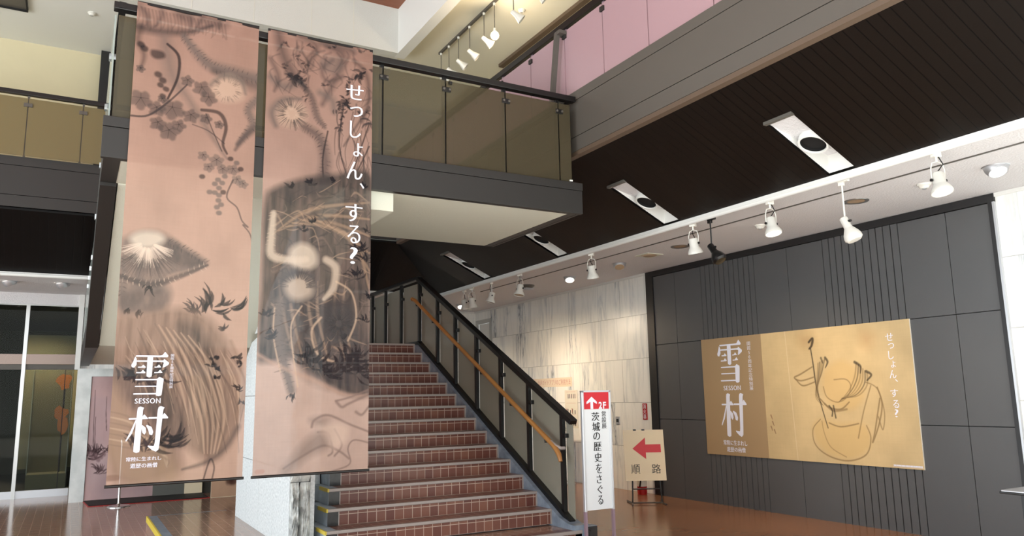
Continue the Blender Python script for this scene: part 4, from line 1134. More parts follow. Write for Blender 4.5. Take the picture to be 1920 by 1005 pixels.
pl3 = lambda x, z, d=0: (x, YB - .014 - d, z)
t = MB(); brushed(t, YUKI, .373, .634, 1.552, 1.887, pl3); brushed(t, MURA, .369, .641, 1.145, 1.480, pl3); t.build('title_lettering', 'ink_white', bl)
t = MB(); row(t, 'SESSON', .415, .589, 1.501, 1.538, pl3, .032, .0); t.build('subtitle_lettering', 'ink_white', bl)
t = MB(); row(t, '常陸に生まれし', .381, .616, 1.087, 1.117, pl3, .024, .004); row(t, '遊歴の画僧', .410, .591, 1.037, 1.072, pl3, .024, .004); t.build('caption_lettering', 'ink_white', bl)
t = MB(); column(t, '開館50周年記念特別展', .642, .668, 1.609, 1.869, pl3, .004, -.01); t.build('side_lettering', 'ink_white', bl)
slog = [('せ', 1.965, 2.125, 4.15, 4.289), ('っ', 2.001, 2.122, 3.99, 4.088), ('し', 2.003, 2.106, 3.793, 3.948), ('ょ', 2.037, 2.127, 3.624, 3.748), ('ん', 1.981, 2.126, 3.413, 3.575), ('、', 2.101, 2.144, 3.337, 3.386), ('す', 1.976, 2.13, 3.032, 3.19), ('る', 1.997, 2.114, 2.84, 3.0), ('?', 2.022, 2.092, 2.658, 2.805)]
t = MB()
for c, a, b, z0, z1 in slog[:6]: put(t, c, a, b, z0, z1, pl3, .014, -.006)
t.build('slogan_lettering', 'ink_white', br)
t = MB()
for c, a, b, z0, z1 in slog[6:]: put(t, c, a, b, z0, z1, pl3, .014, -.006)
t.build('slogan_lettering', 'ink_white', br)

# ================================================================== WALL POSTER ON THE CHARCOAL PANELLING
def paint_poster():
    A = Art(210, 158, 420, 316, (200, 174, 130))
    A.mul(0.84 + .32 * A.noise(30, 30, 5, 41)); A.mul(.98 + .04 * A.noise(1, 20, 2, 42)); A.mul(.98 + .04 * A.noise(20, 1, 2, 43))
    A.blob([(60, 8), (80, 4), (84, 18), (66, 22)], (160, 118, 72), .3, 8); A.blob([(150, 10), (166, 14), (160, 28), (148, 24)], (170, 118, 72), .3, 8)
    L, D = (134, 108, 72), (52, 42, 34)
    A.stroke([(40, 0), (46, 158)], [.5], (220, 200, 160), .7)
    # plain stand-in picture: draped cloth over a rounded jar, with a crooked stick leaning on it
    A.blob([(96, 52), (120, 40), (140, 52), (146, 80), (130, 96), (104, 92), (92, 74)], (206, 172, 116), .6, 4)
    A.blob([(72, 118), (84, 108), (110, 112), (140, 112), (150, 124), (146, 140), (122, 152), (92, 148), (76, 134)], (204, 170, 112), .6, 4)
    A.curve([(76, 16), (82, 12), (80, 20), (76, 24)], [1.4, 1.8, 1.2], D, .9)
    A.curve([(78, 24), (80, 44), (82, 70), (88, 96), (94, 118)], [.8, 1.0, .8, .6], D, .85)
    for i in range(5): A.curve([(97 - i * 2.5, 38 + i), (92 - i * 2, 52 + i * 2), (84 - i, 70 + i * 3), (86 + i, 88 + i)], [.9, .7, .4], D if i in (0, 3) else L, .6)
    A.curve([(98, 36), (101, 41), (97, 48)], [1.6, 1.4, .5], D, .8); A.curve([(92, 36), (94, 42)], [1.4, .7], D, .7)
    A.curve([(80, 58), (60, 62), (50, 58), (60, 54), (78, 46)], [.8, 1.1, .9], L, .8); A.curve([(52, 60), (62, 68), (80, 64)], [.8, 1, .8], L, .8)
    for i in range(6): A.curve([(140 + i * 2.6, 44 + i * 2.4), (136 + i * 3, 60 + i * 2), (126 + i * 2.4, 76 + i), (112 + i, 88 - i)], [1.0, .8, .4], D if i in (1, 4) else L, .6)
    A.curve([(138, 43), (145, 48), (144, 56)], [1.7, 1.4, .5], D, .8); A.curve([(152, 54), (158, 58), (152, 64)], [1.6, .9], D, .8)
    A.curve([(86, 84), (98, 94), (114, 96), (126, 88)], [.9, 1.1, .8], L, .8); A.curve([(92, 90), (104, 98), (122, 96)], [1.2], L, .7)
    A.curve([(98, 92), (102, 98), (101, 104)], [1], D, .8); A.curve([(104, 92), (106, 106)], [1], D, .8)
    A.curve([(92, 70), (96, 82), (110, 88), (124, 82), (130, 70), (124, 62), (108, 62)], [.7], L, .7)
    A.curve([(84, 108), (72, 120), (74, 138), (92, 150), (118, 154), (142, 146), (150, 128), (146, 114)], [.6, .9, .7], L, .75)
    A.curve([(86, 110), (88, 124), (96, 140), (116, 150)], [.6], L, .6); A.curve([(96, 112), (112, 116), (136, 112)], [.8], L, .8)
    A.curve([(156, 70), (144, 98), (134, 128)], [.8], L, .7); A.curve([(164, 72), (168, 90), (162, 112), (152, 132), (156, 120), (166, 84)], [.9], L, .8)
    A.curve([(150, 66), (160, 70), (166, 78), (170, 100), (166, 118), (162, 104)], [.7], L, .7)
    for x, y in ((8, 104), (10, 112), (7, 118), (12, 122)): A.stroke([(x, y), (x + 2, y + 5)], [.9, .5], (110, 60, 40), .7)
    return A
wp = thing('wall_poster', 'wide golden exhibition poster on the charcoal wall with white title on its left', 'poster', (XW, 6.69, .665))
XP = XW - .03
print_mesh('picture_sheet', paint_poster(), lambda u, v: (XP, 7.18 - 2.08 * u, 2.25 - 1.583 * v), 'board_print', wp)
MB().box(XP + .0015, XW - .0125, 5.10, 8.285, .667, 2.25).build('backing_board', 'paper', wp)
MB().box(XP - .001, XP + .001, 7.18, 8.285, .667, 2.25).build('title_band', 'title_band', wp)
p3 = lambda s, z, d=0: (XP - .004 - d, -s, z)
t = MB(); brushed(t, YUKI, -7.984, -7.514, 1.629, 2.212, p3); brushed(t, MURA, -7.975, -7.505, .912, 1.495, p3); t.build('title_lettering', 'ink_white', wp)
t = MB(); row(t, 'SESSON', -7.895, -7.582, 1.533, 1.594, p3, .032, .0); t.build('subtitle_lettering', 'ink_white', wp)
t = MB(); row(t, '常陸に生まれし', -7.959, -7.529, .802, .869, p3, .024, .004); row(t, '遊歴の画僧', -7.905, -7.571, .715, .781, p3, .024, .004); t.build('caption_lettering', 'ink_white', wp)
t = MB(); column(t, '開館50周年記念特別展', -7.425, -7.360, 1.524, 2.169, p3, .004, -.01); t.build('side_lettering', 'ink_white', wp)
t = MB()
for c, a, b, z0, z1 in [('せ', -5.395, -5.303, 2.031, 2.114), ('っ', -5.374, -5.301, 1.945, 2.004), ('し', -5.38, -5.317, 1.829, 1.92), ('ょ', -5.359, -5.304, 1.739, 1.811), ('ん', -5.389, -5.307, 1.623, 1.711), ('、', -5.329, -5.296, 1.583, 1.611), ('す', -5.399, -5.307, 1.422, 1.504), ('る', -5.382, -5.309, 1.303, 1.389), ('?', -5.371, -5.326, 1.205, 1.29)]:
    put(t, c, a, b, z0, z1, p3, .012, -.004)
    if c in '、?': t.build('slogan_lettering', 'ink_white', wp); t = MB()
t = MB(); t.box(XP - .004, XP - .0035, 5.105, 5.45, .682, .684)
for i in range(22): t.box(XP - .004, XP - .0035, 5.112 + i * .0152, 5.124 + i * .0152, .688, .704)
t.build('credit_line', 'ink_white', wp)

# ================================================================== SIGNS
# tall 2F sign
ts = thing('standing_sign', 'tall white standing sign with red 2F header at the stair foot', 'sign', (4.51, 6.30, 0))
MB().box(4.352, 4.668, 6.30, 6.318, .415, 1.53).build('board', 'sign_white', ts)
MB().box(4.352, 4.660, 6.2985, 6.3, 1.366, 1.53).build('header_panel', 'ink_red', ts)
for x in (4.343, 4.667):
    l = MB().box(x - .012, x + .012, 6.292, 6.326, 0.405, 1.545).build('frame_side', 'alu', ts, bevel=.003)
    MB().box(x - .012, x + .012, 6.294, 6.324, 0.02, .405).build('leg', 'mauve_metal', ts)
MB().box(4.331, 4.679, 6.292, 6.326, 1.53, 1.546).build('frame_top', 'alu', ts)
for x in (4.343, 4.667): MB().box(x - .025, x + .025, 6.10, 6.50, 0, .022).build('foot', 'black', ts, bevel=.005)
sp = lambda x, z: (x, 6.2972, z)
t = MB(); t.add([sp(*p) for p in [(4.45, 1.487), (4.512, 1.437), (4.512, 1.415), (4.466, 1.437), (4.466, 1.368), (4.434, 1.368), (4.434, 1.437), (4.388, 1.415), (4.388, 1.437)]], [(0, 1, 2, 3), (0, 3, 6), (0, 6, 7, 8), (3, 4, 5, 6)])
t.build('arrow', 'ink_white', ts)
t = MB(); put(t, '2', 4.532, 4.573, 1.368, 1.435, sp, .03, .03); put(t, 'F', 4.584, 4.622, 1.369, 1.434, sp, .03, .03); t.build('floor_lettering', 'ink_white', ts)
t = MB(); column(t, '常設展', 4.562, 4.618, 1.172, 1.345, sp, .012, .004)
for c, a, b, z0, z1 in [('茨', 4.442, 4.537, 1.252, 1.335), ('城', 4.446, 4.540, 1.154, 1.239), ('の', 4.455, 4.536, 1.069, 1.142), ('歴', 4.454, 4.55, .965, 1.05), ('史', 4.460, 4.549, .86, .947), ('を', 4.472, 4.545, .754, .844), ('さ', 4.477, 4.54, .659, .74), ('ぐ', 4.483, 4.547, .563, .64), ('る', 4.483, 4.546, .462, .545)]:
    put(t, c, a, b, z0, z1, sp, .022, -.006)
t.build('lettering', 'ink_black', ts)

# route sign on an easel, turned towards the stair
ez = thing('route_sign', 'plywood route sign with red left arrow on a black tube easel', 'sign', (7.05, 8.78, 0))
ang = math.radians(-30)
def E3(x, y, z):  # local (x along the board, y back, z up, leaning) -> world
    yy = y + .16 * z
    return (7.05 + x * math.cos(ang) - yy * math.sin(ang), 8.72 + x * math.sin(ang) + yy * math.cos(ang), z)
def ebox(mb, x0, x1, y0, y1, z0, z1):
    return mb.hexa([E3(x0, y0, z0), E3(x1, y0, z0), E3(x1, y1, z0), E3(x0, y1, z0), E3(x0, y0, z1), E3(x1, y0, z1), E3(x1, y1, z1), E3(x0, y1, z1)])
BW = .285
ebox(MB(), -BW, BW, 0, .012, .31, 1.0).build('board', 'sign_wood', ez)
e3 = lambda x, z: E3(x, -.003, z)
t = MB(); t.add([e3(*p) for p in [(-.165, .745), (.02, .895), (.02, .80), (.235, .80), (.235, .69), (.02, .69), (.02, .60)]], [(0, 6, 1), (2, 5, 4, 3)]); t.build('red_arrow', 'ink_red', ez)
t = MB(); put(t, '順', -.20, -.075, .405, .53, e3, .0, -.004); put(t, '路', .09, .215, .405, .53, e3, 0, -.004); t.build('lettering', 'ink_black', ez)
t = MB()
for sx in (-1, 1):
    t.tube([E3(sx * .19, .02, .95), E3(sx * .19, .02, .30), E3(sx * .20, .02, .10), E3(sx * .21, .0, .015), E3(sx * .23, -.16, .012)], .011, 8)
    t.tube([E3(sx * .21, .0, .015), E3(sx * .24, .32, .012)], .011, 8)
t.tube([E3(-.195, .02, .20), E3(.195, .02, .20)], .009, 8); t.tube([E3(-.21, .0, .02), E3(.21, .0, .02)], .009, 8)
t.build('easel', 'black', ez, smooth=True)
for x in (-.12, .0): ebox(MB(), x - .02, x + .02, -.008, .02, .99, 1.012).build('clip', 'black', ez)

# fire extinguisher behind it and its wall sign
fe = thing('fire_extinguisher', 'red fire extinguisher on the floor behind the route sign', 'fire extinguisher', (7.68, 9.62, 0))
MB().lathe([(0, 0), (.07, 0), (.075, .02), (.075, .36), (.06, .42), (.025, .45), (.025, .47), (0, .47)], (7.68, 9.62, 0), seg=24).build('cylinder', 'red', fe, smooth=True)
MB().lathe([(.0765, .12), (.0765, .26)], (7.68, 9.62, 0), seg=24).build('label_band', 'paper', fe)
m = MB().box(7.665, 7.695, 9.57, 9.66, .47, .50); m.bar((7.68, 9.56, .53), (7.68, 9.70, .50), .025, .012); m.build('valve_lever', 'black', fe)
MB().tube([(7.68, 9.58, .48), (7.61, 9.53, .44), (7.59, 9.54, .2), (7.605, 9.58, .12)], .011, 8).build('hose', 'black', fe, smooth=True)
fs = thing('fire_sign', 'small red upright sign with white characters on the marble wall', 'sign', (XW, 9.64, 1.11))
MB().box(XW - .012, XW, 9.59, 9.69, 1.11, 1.36).build('plate', 'red', fs)
t = MB(); column(t, '消火器', -9.675, -9.605, 1.12, 1.35, lambda s, z: (XW - .0135, -s, z), .012, .008); t.build('lettering', 'ink_white', fs)

# audio guide notices on the marble
an = thing('wall_notice', 'long pale strip notice with red lettering on the marble wall', 'notice', (XW, 12.35, 1.66))
MB().box(XW - .006, XW, 11.66, 13.15, 1.665, 1.83).build('strip', 'pink_paper', an)
t = MB(); row(t, '『雪村』音声ガイドアプリのご利用方法', -13.10, -11.70, 1.70, 1.80, lambda s, z: (XW - .0075, -s, z), .01, .0); t.build('lettering', 'ink_pink', an)
ap = thing('instruction_panel', 'tall white instruction sheet with small pictures on the marble wall', 'notice', (XW, 11.7, .93))
MB().box(XW - .008, XW, 11.50, 11.90, .93, 1.60).build('sheet', 'paper', ap)
for k, n, w, y0, dy, z0, h in ((0, 5, .018, 11.56, .055, 1.45, .08), (1, 4, .02, 11.57, .075, 1.18, .065), (2, 5, .022, 11.56, .06, .965, .065)):
    for i in range(n):
        MB().box(XW - .0095, XW - .0081, y0 + i * dy, y0 + i * dy + w, z0, z0 + h + (.02 * (i % 2) if k else 0)).build('phone_picture', 'ink_black', ap)
t = MB()
for x, z in ((11.83, 1.19), (11.77, 1.06), (11.66, 1.20)): t.box(XW - .0095, XW - .0088, x, x + .025, z, z + .08)
for i in range(3): t.box(XW - .0095, XW - .0088, 11.55, 11.85, 1.565 - .09 * 2.2 * i, 1.57 - .09 * 2.2 * i)
t.build('red_marks', 'ink_pink', ap)
ms = thing('lectern_stand', 'slim white stand with a slanted text board by the marble wall', 'stand', (7.45, 11.55, 0))
m = MB().bar((7.30, 11.56, .72), (7.62, 11.56, .98), .42, .02, (0, 0, 1)); m.build('slanted_board', 'paper', ms)
t = MB()
for i in range(7): a = .12 + i * .115; t.bar((7.30 + .32 * a - .012, 11.40, .72 + .26 * a + .012), (7.30 + .32 * a - .012, 11.72, .72 + .26 * a + .012), .012, .002, (-.63, 0, .77))
t.build('text_lines', 'fascia', ms)
MB().tube([(7.46, 11.56, .02), (7.46, 11.56, .84)], .014, 10).build('pole', 'chrome', ms, smooth=True)
MB().box(7.26, 7.66, 11.40, 11.72, 0, .02).build('base_plate', 'alu', ms, bevel=.004)
sw = thing('wall_switch', 'small grey switch plate on the marble wall between the two signs', 'switch', (XW, 10.35, 1.02))
MB().box(XW - .01, XW, 10.30, 10.40, 1.02, 1.15).build('plate', 'alu', sw, bevel=.003)
MB().box(XW - .016, XW - .01, 10.325, 10.375, 1.06, 1.11).build('button', 'black', sw)

# ================================================================== DISPLAY WALL LOWER LEFT
dwall = thing('display_wall', 'white framed display wall under the landing, left of the pier', 'wall', (1.3, 14.2, 0))
m = MB().box(.075, .28, 14.2, 14.5, 0, 2.07); m.box(.28, 2.75, 14.2, 14.5, 1.945, 2.07); m.build('frame', 'white_frame', dwall)
MB().box(.28, 2.75, 14.24, 14.5, 0, 1.945).build('recess_back', 'room_dark', dwall)
def paint_mauve():
    A = Art(130, 180, 120, 170, (188, 156, 154))
    A.mul(.65 + .7 * A.noise(40, 60, 5, 51)); A.lay(np.clip((A.noise(50, 50, 3, 52) - .45) * 3, 0, .6), (186, 160, 162))
    A.lay(np.exp(-((A.X - 20) / 26) ** 2 - ((A.Y - 140) / 30) ** 2) * .5, (190, 170, 172))
    for x, y0, y1 in ((8, 118, 20), (30, 80, 30), (12, 120, 60)): A.curve([(x + 4, y0), (x + 1, (y0 + y1) / 2), (x, y1)], [.9, .5], (60, 40, 44), .8)
    A.clump(10, 115, 22, 20, 1.6, (62, 42, 46), 1.7, seed=3); A.clump(26, 140, 14, 16, 1.4, (72, 50, 54), 1.7, seed=4); A.clump(34, 110, 12, 16, 1.4, (72, 50, 54), 1.7, seed=6)
    for k in range(6): A.stroke([(6 + k * 5, 112 + (k * 7) % 11), (8 + k * 5, 113 + (k * 7) % 11)], [3], (120, 92, 96), .7)
    A.blob([(24, 160), (60, 120), (110, 150), (128, 178), (40, 178)], (160, 136, 138), .5, 12)
    return A
dp = thing('floor_poster', 'mauve painted poster standing in the white framed display wall', 'poster', (.8, 14.19, .2))
print_mesh('picture_sheet', paint_mauve(), lambda u, v: (.285 + .98 * u, 14.215, 1.942 - 1.925 * v), 'board_print', dp)
MB().box(.285, 1.265, 14.217, 14.238, .017, 1.94).build('backing_board', 'grey_board', dp)
gp = tag(MB().box(1.267, 1.74, 14.19, 14.237, .017, 1.94).build('display_panel', 'grey_board'), 'plain grey display panel between the mauve and brown posters', 'panel')
def paint_brown():
    A = Art(100, 180, 90, 150, (198, 160, 132)); A.mul(.85 + .3 * A.noise(30, 30, 4, 61))
    D = (70, 36, 30)
    for pts, r in (([(42, 120), (40, 140), (44, 156)], [7, 8, 6]), ([(36, 158), (50, 160), (58, 152)], [5, 4, 3]), ([(60, 146), (74, 150), (86, 138), (92, 126)], [2, 2, 3]), ([(66, 152), (60, 168), (70, 172), (78, 158)], [1.5, 1.5]), ([(84, 150), (80, 164), (90, 166)], [1.4]), ([(30, 60), (50, 90), (70, 100)], [6, 8, 4])): A.curve(pts, r, D, .8, .5)
    return A
bp_ = thing('floor_poster', 'brown poster with dark ink marks standing right of the flat black floor strip', 'poster', (2.4, 13.45, 0))
print_mesh('picture_sheet', paint_brown(), lambda u, v: (2.05 + .70 * u, 13.445, 1.942 - 1.935 * v), 'board_print', bp_)
MB().box(2.05, 2.75, 13.447, 13.47, .0, 1.942).build('backing_board', 'sign_wood', bp_)
tag(MB().box(1.742, 2.02, 14.19, 14.237, .017, 1.94).build('display_panel', 'sign_wood'), 'pale pinkish display panel right of the plain grey one', 'panel')
bpz = thing('floor_mat', 'flat black floor strip with red edging before the display wall', 'mat', (1.2, 13.9, 0))
MB().prism([(.295, 14.185, .004), (.345, 13.50, .004), (2.02, 13.50, .004), (2.02, 14.185, .004)], (0, 0, .012)).build('black_sheet', 'black_matte', bpz)
MB().prism([(.275, 14.185, 0), (.325, 13.46, 0), (2.04, 13.46, 0), (2.04, 14.185, 0)], (0, 0, .006)).build('red_edging', 'red', bpz)
sn = thing('barrier_stand', 'chrome barrier stand with round base before the left banner', 'stanchion', (.726, 13.20, 0))
MB().lathe([(0, 0), (.16, 0), (.16, .008), (.14, .022), (.03, .034), (.022, .05), (0, .05)], (.726, 13.2, 0), seg=32).build('base', 'chrome', sn, smooth=True)
MB().tube([(.726, 13.2, .04), (.726, 13.2, .95)], .018, 14).build('pole', 'chrome', sn, smooth=True)
MB().lathe([(0, .93), (.03, .93), (.03, .99), (.022, 1.0), (0, 1.0)], (.726, 13.2, 0), seg=20).build('belt_head', 'chrome', sn, smooth=True)

# glass case; amber lumps stand in for warm reflections in the door glass
xh = thing('glass_case', 'tall glass case in the glazed room, its amber lumps standing in for reflections', 'display case', (-.25, 17.3, 0))
MB().box(-.62, .02, 17.0, 17.6, 0, .25).build('case_base', 'room_beige', xh)
for x in (-.62, .008): MB().box(x, x + .012, 17.0, 17.6, .25, 2.15).build('case_side', 'edge_glass', xh)
MB().box(-.62, .02, 17.58, 17.6, .25, 2.15).build('case_back', 'room_beige', xh)
amb = plain('amber_reflection_tone', (196, 118, 56), 0.25); M['amber'] = amb
r = random.Random(3); V = []; F = []
def lump(mb, cx, cz, rx, rz, seed):
    rr = random.Random(seed); n = 14; ring = []
    for k in range(n):
        a = 2 * math.pi * k / n; s = rr.uniform(.7, 1.15); ring.append((cx + rx * s * math.cos(a), cz + rz * s * math.sin(a)))
    mb.prism([(x, 17.36, z) for x, z in ring], (0, .06, 0))
m = MB(); lump(m, -.12, 1.95, .14, .16, 1); lump(m, -.14, 1.35, .12, .14, 2); lump(m, -.08, 1.12, .10, .2, 4); m.build('amber_reflection', 'amber', xh)
MB().tube([(-.1, 17.42, .25), (-.1, 17.42, 2.0)], .012, 8).build('amber_rod', 'black', xh)

# table edge at the far right
tb = thing('side_table', 'black-topped side table cut off at the right edge', 'table', (6.62, 3.15, 0))
MB().box(6.13, 7.2, 2.75, 3.42, .728, .745).build('table_top', 'alu', tb, bevel=.006)
MB().box(6.122, 7.208, 2.742, 3.428, .716, .734).build('table_edge', 'black', tb, bevel=.005)
for x in (6.25, 7.08):
    for y in (2.85, 3.32): MB().box(x - .015, x + .015, y - .015, y + .015, 0, .718).build('leg', 'black', tb)
tag(MB().box(6.315, 6.62, 3.14, 3.30, .7455, 1.0).build('paper_box', 'white', bevel=.03), 'white rounded box standing on the side table at the right edge', 'box')

# ================================================================== LIGHT FITTINGS
# spots on the ceiling edge track
def track_spot(lit):
    t = thing('track_spotlight', 'x', 'spotlight', (0, 0, 0), 'white spotlights on the ceiling edge')
    MB().box(-.022, .022, -.035, .035, -.045, 0).build('adapter', 'spot_white', t, bevel=.004)
    br_ = MB().tube([(0, -.058, -.24), (0, -.062, -.15), (0, -.045, -.095), (0, 0, -.08), (0, .045, -.095), (0, .062, -.15), (0, .058, -.24)], .005, 8)
    br_.tube([(0, 0, -.04), (0, 0, -.085)], .009, 8); br_.build('bracket', 'spot_white', t, smooth=True)
    MB().tube([(.012, .01, -.045), (.03, .03, -.11), (.01, -.01, -.17), (.0, .0, -.205)], .005, 6).build('cable', 'black', t)
    c = Vector((0, 0, -.235)); ax = Vector((.25, 0, -1)).normalized()
    MB().lathe([(0, -.06), (.042, -.06), (.05, -.05), (.05, .035), (.06, .05), (.078, .085), (.082, .10), (.082, .112), (.074, .112), (.072, .10)], c, ax, 28).build('head', 'spot_white', t, smooth=True)
    MB().lathe([(0, .104), (.073, .104)], c, ax, 28).build('lens', 'lens_on' if lit else 'lens_off', t)
    for s in (-1, 1): MB().lathe([(0, 0), (.012, 0), (.012, .014), (0, .014)], (0, s * .056, -.235), (0, s, 0), 10).build('knob', 'black', t)
    return t
XT, ZT = 5.905, 3.372
A0 = track_spot(True); A1 = track_spot(False)
trk = [(A0, 3.49, math.radians(-110), 'lit white spotlight, nearest on the ceiling track, at the right'),
       (A0, 5.20, math.radians(-100), 'lit white spotlight above the poster, between the long-rod ones'),
       (A1, 6.30, math.radians(15), 'unlit white spotlight beside the black rod spotlight'),
       (A1, 8.25, math.radians(30), 'unlit white spotlight over the left end of the charcoal wall'),
       (A1, 10.15, math.radians(200), 'unlit white spotlight next to the flat striped ceiling fitting'),
       (A1, 11.08, math.radians(160), 'unlit white spotlight left of the striped ceiling fitting'),
       (A0, 11.80, math.radians(40), 'warm spotlight, right one of the pair at the far track end'),
       (A0, 12.10, math.radians(10), 'warm spotlight, left one of the pair at the far track end')]
used = set()
for proto, y, rz, lab in trk:
    if proto.name in used: o = dup(proto, (XT, y, ZT), rz, lab)
    else:
        used.add(proto.name); o = proto; o.location = (XT, y, ZT); o.rotation_euler = (0, 0, rz); o['label'] = lab
def rod_spot(name, label, y, L, mat, tilt, group=None):
    t = thing(name, label, 'spotlight', (XT, y, ZT), group)
    m = MB().box(XT - .02, XT + .02, y - .05, y + .05, ZT - .03, ZT); m.box(XT - .016, XT + .016, y - .0, y + .05, ZT - .06, ZT - .03); m.build('adapter', mat, t, bevel=.004)
    MB().tube([(XT, y + .02, ZT - .05), (XT, y + .02, ZT - L)], .008, 10).build('rod', mat, t, smooth=True)
    c = Vector((XT, y + .02, ZT - L - .03)); ax = Vector(tilt).normalized()
    MB().lathe([(0, -.04), (.03, -.04), (.036, -.03), (.036, .06), (.045, .075), (.07, .12), (.078, .15), (.078, .17), (.06, .19), (0, .195)], c, ax, 26).build('head', mat, t, smooth=True)
    MB().lathe([(0, -.02), (.012, -.02), (.012, .02), (0, .02)], c + Vector((0, -.04, .0)), (0, 1, 0), 10).build('knob', 'black', t)
rod_spot('rod_spotlight', 'white spotlight hanging on a long rod above the poster', 4.35, .36, 'spot_white', (.15, -.35, -1))
rod_spot('rod_spotlight', 'black spotlight hanging on a long rod from the track', 6.01, .30, 'black', (.1, -.5, -.8))

# recessed downlights in the low white ceiling
def gimbal(lit):
    t = thing('recessed_downlight', 'x', 'ceiling light', (0, 0, 0), 'silver downlights in the low ceiling')
    MB().lathe([(.06, -.003), (.105, -.006), (.11, 0), (.06, .004)], (0, 0, 0), (0, 0, 1), 32).build('trim_ring', 'alu', t, smooth=True)
    ax = Vector((-.28, -.42, -1)).normalized()
    MB().lathe([(.098, -.02), (.096, .02), (.084, .055), (.076, .07), (.068, .068)], (0, 0, 0), ax, 32).build('eyeball', 'alu', t, smooth=True)
    MB().lathe([(0, .066), (.07, .066)], (0, 0, 0), ax, 28).build('lens', 'lens_on' if lit else 'lens_off', t)
    return t
g0 = gimbal(True); g1 = gimbal(False)
gl = [(g0, 6.88, 3.554, 'lit silver downlight near the right edge, beyond the last spotlight'), (g1, 6.884, 8.923, 'unlit silver downlight next to the square ceiling vent'),
      (g0, 6.917, 10.282, 'lit silver downlight midway along the ceiling above the marble'), (g0, 6.914, 14.308, 'lit silver downlight at the far end, above the stair rail'),
      (g0, -.931, 14.026, 'lit downlight above the glazed doors, left of two'), (g0, -.219, 13.977, 'lit downlight above the glazed doors, right of two')]
used = set()
for p, x, y, lab in gl:
    if p.name in used: dup(p, (x, y, 3.40), 0 if x > 0 else 2.6, lab)
    else: used.add(p.name); p.location = (x, y, 3.40); p['label'] = lab
def flush(x, y, lab, lens):
    t = thing('flush_downlight', lab, 'ceiling light', (x, y, 3.4), 'flush downlights in the low ceiling')
    MB().lathe([(.085, -.004), (.12, -.007), (.125, 0)], (x, y, 3.4), (0, 0, 1), 32).build('trim_ring', 'steel', t, smooth=True)
    MB().lathe([(0, -.003), (.087, -.003)], (x, y, 3.4), (0, 0, 1), 32).build('lens', lens, t)
flush(6.832, 4.908, 'flush brown-lensed downlight right of the long white rod spotlight', 'lens_off')
flush(6.817, 7.532, 'flush brown-lensed downlight left of the black spotlight', 'lens_off')
v = thing('ceiling_vent', 'square beige vent set flush in the low white ceiling', 'vent', (6.84, 8.19, 3.4))
m = MB().box(6.70, 6.98, 8.05, 8.33, 3.39, 3.3995); m.build('vent_frame', 'soffit_beige', v, bevel=.003)
m = MB().lathe([(0, -.012), (.08, -.012), (.085, -.004), (.11, -.002)], (6.84, 8.19, 3.392), (0, 0, 1), 28); m.build('vent_disc', 'lens_off', v, smooth=True)
sp_ = thing('ceiling_fitting', 'grey striped oval fitting under the low ceiling, beside a spotlight', 'ceiling light', (6.76, 11.38, 3.4))
MB().lathe([(0, -.06), (.09, -.05), (.13, -.02), (.135, 0)], (6.76, 11.38, 3.4), (0, 0, 1), 28).build('bowl', 'fascia', sp_, smooth=True)
m = MB()
for i in range(-3, 4): w = math.sqrt(max(0, .12 ** 2 - (i * .03) ** 2)); m.box(6.76 - w, 6.76 + w, 11.38 + i * .03 - .005, 11.38 + i * .03 + .005, 3.33, 3.345)
m.build('louvre', 'alu', sp_)
def detector(x, y, z, lab):
    t = thing('smoke_detector', lab, 'smoke detector', (x, y, z))
    MB().lathe([(0, -.045), (.035, -.045), (.045, -.03), (.05, -.02), (.06, -.015), (.062, 0)], (x, y, z), (0, 0, 1), 26).build('body', 'spot_white', t, smooth=True)
    MB().lathe([(.0, -.05), (.02, -.05), (.02, -.044)], (x, y, z), (0, 0, 1), 16).build('sensor_cap', 'alu', t)
detector(6.849, 4.193, 3.4, 'white smoke detector beside the nearest lit track spotlight')
detector(6.794, 6.147, 3.4, 'white smoke detector behind the lit spotlight above the poster')
detector(7.40, 14.9, 3.4, 'white smoke detector at the far corner of the low ceiling')
detector(5.834, 9.80, 7.55, 'white smoke detector beside the upper hanging spotlights')
detector(-.097, 12.99, 7.55, 'small white detector on the upper ceiling, top left')

# sunken downlights in the dark sloping ceiling
def slot_light():
    t = thing('slot_downlight', 'x', 'ceiling light', (0, 0, 0), 'white sunken downlights in the dark slope')
    x0, x1, w = SX0 - SX0, SX1 - SX0, SWD
    z = lambda x: zs_(x + SX0) - zs_(SX0)
    zb_ = lambda x: -.24 * x + .012            # sunken plate, flatter than the slope
    pts = [(x0, -w), (x1, -w), (x1, w), (x0, w)]
    MB().quad((x0, -w, zb_(x0)), (x0, w, zb_(x0)), (x1, w, zb_(x1)), (x1, -w, zb_(x1))).build('recess_plate', 'soffit_white', t)
    m = MB().quad((x1, -w, z(x1)), (x1, w, z(x1)), (x1, w, zb_(x1)), (x1, -w, zb_(x1)))
    m.add([(x0, -w, z(x0)), (x1, -w, z(x1)), (x1, -w, zb_(x1)), (x0, -w, zb_(x0))], [(0, 1, 2, 3)]); m.add([(x0, w, z(x0)), (x1, w, z(x1)), (x1, w, zb_(x1)), (x0, w, zb_(x0))], [(3, 2, 1, 0)])
    m.build('recess_wall', 'white', t)
    MB().box(x0 - .03, x0 + .01, -w - .01, w + .01, -.012, .02).build('front_lip', 'fascia', t)
    n = Vector((-.46, 0, -1)).normalized(); cx = .40; c = Vector((cx, 0, z(cx) + .03))
    MB().lathe([(.128, -.14), (.130, .0), (.127, .008), (.114, .008), (.110, .0), (.108, -.14)], c, n, 40).build('ring', 'white', t, smooth=True)
    MB().lathe([(0, -.03), (.1085, -.03), (.1085, -.004)], c, n, 40).build('baffle', 'black_matte', t)
    return t
s0 = slot_light()
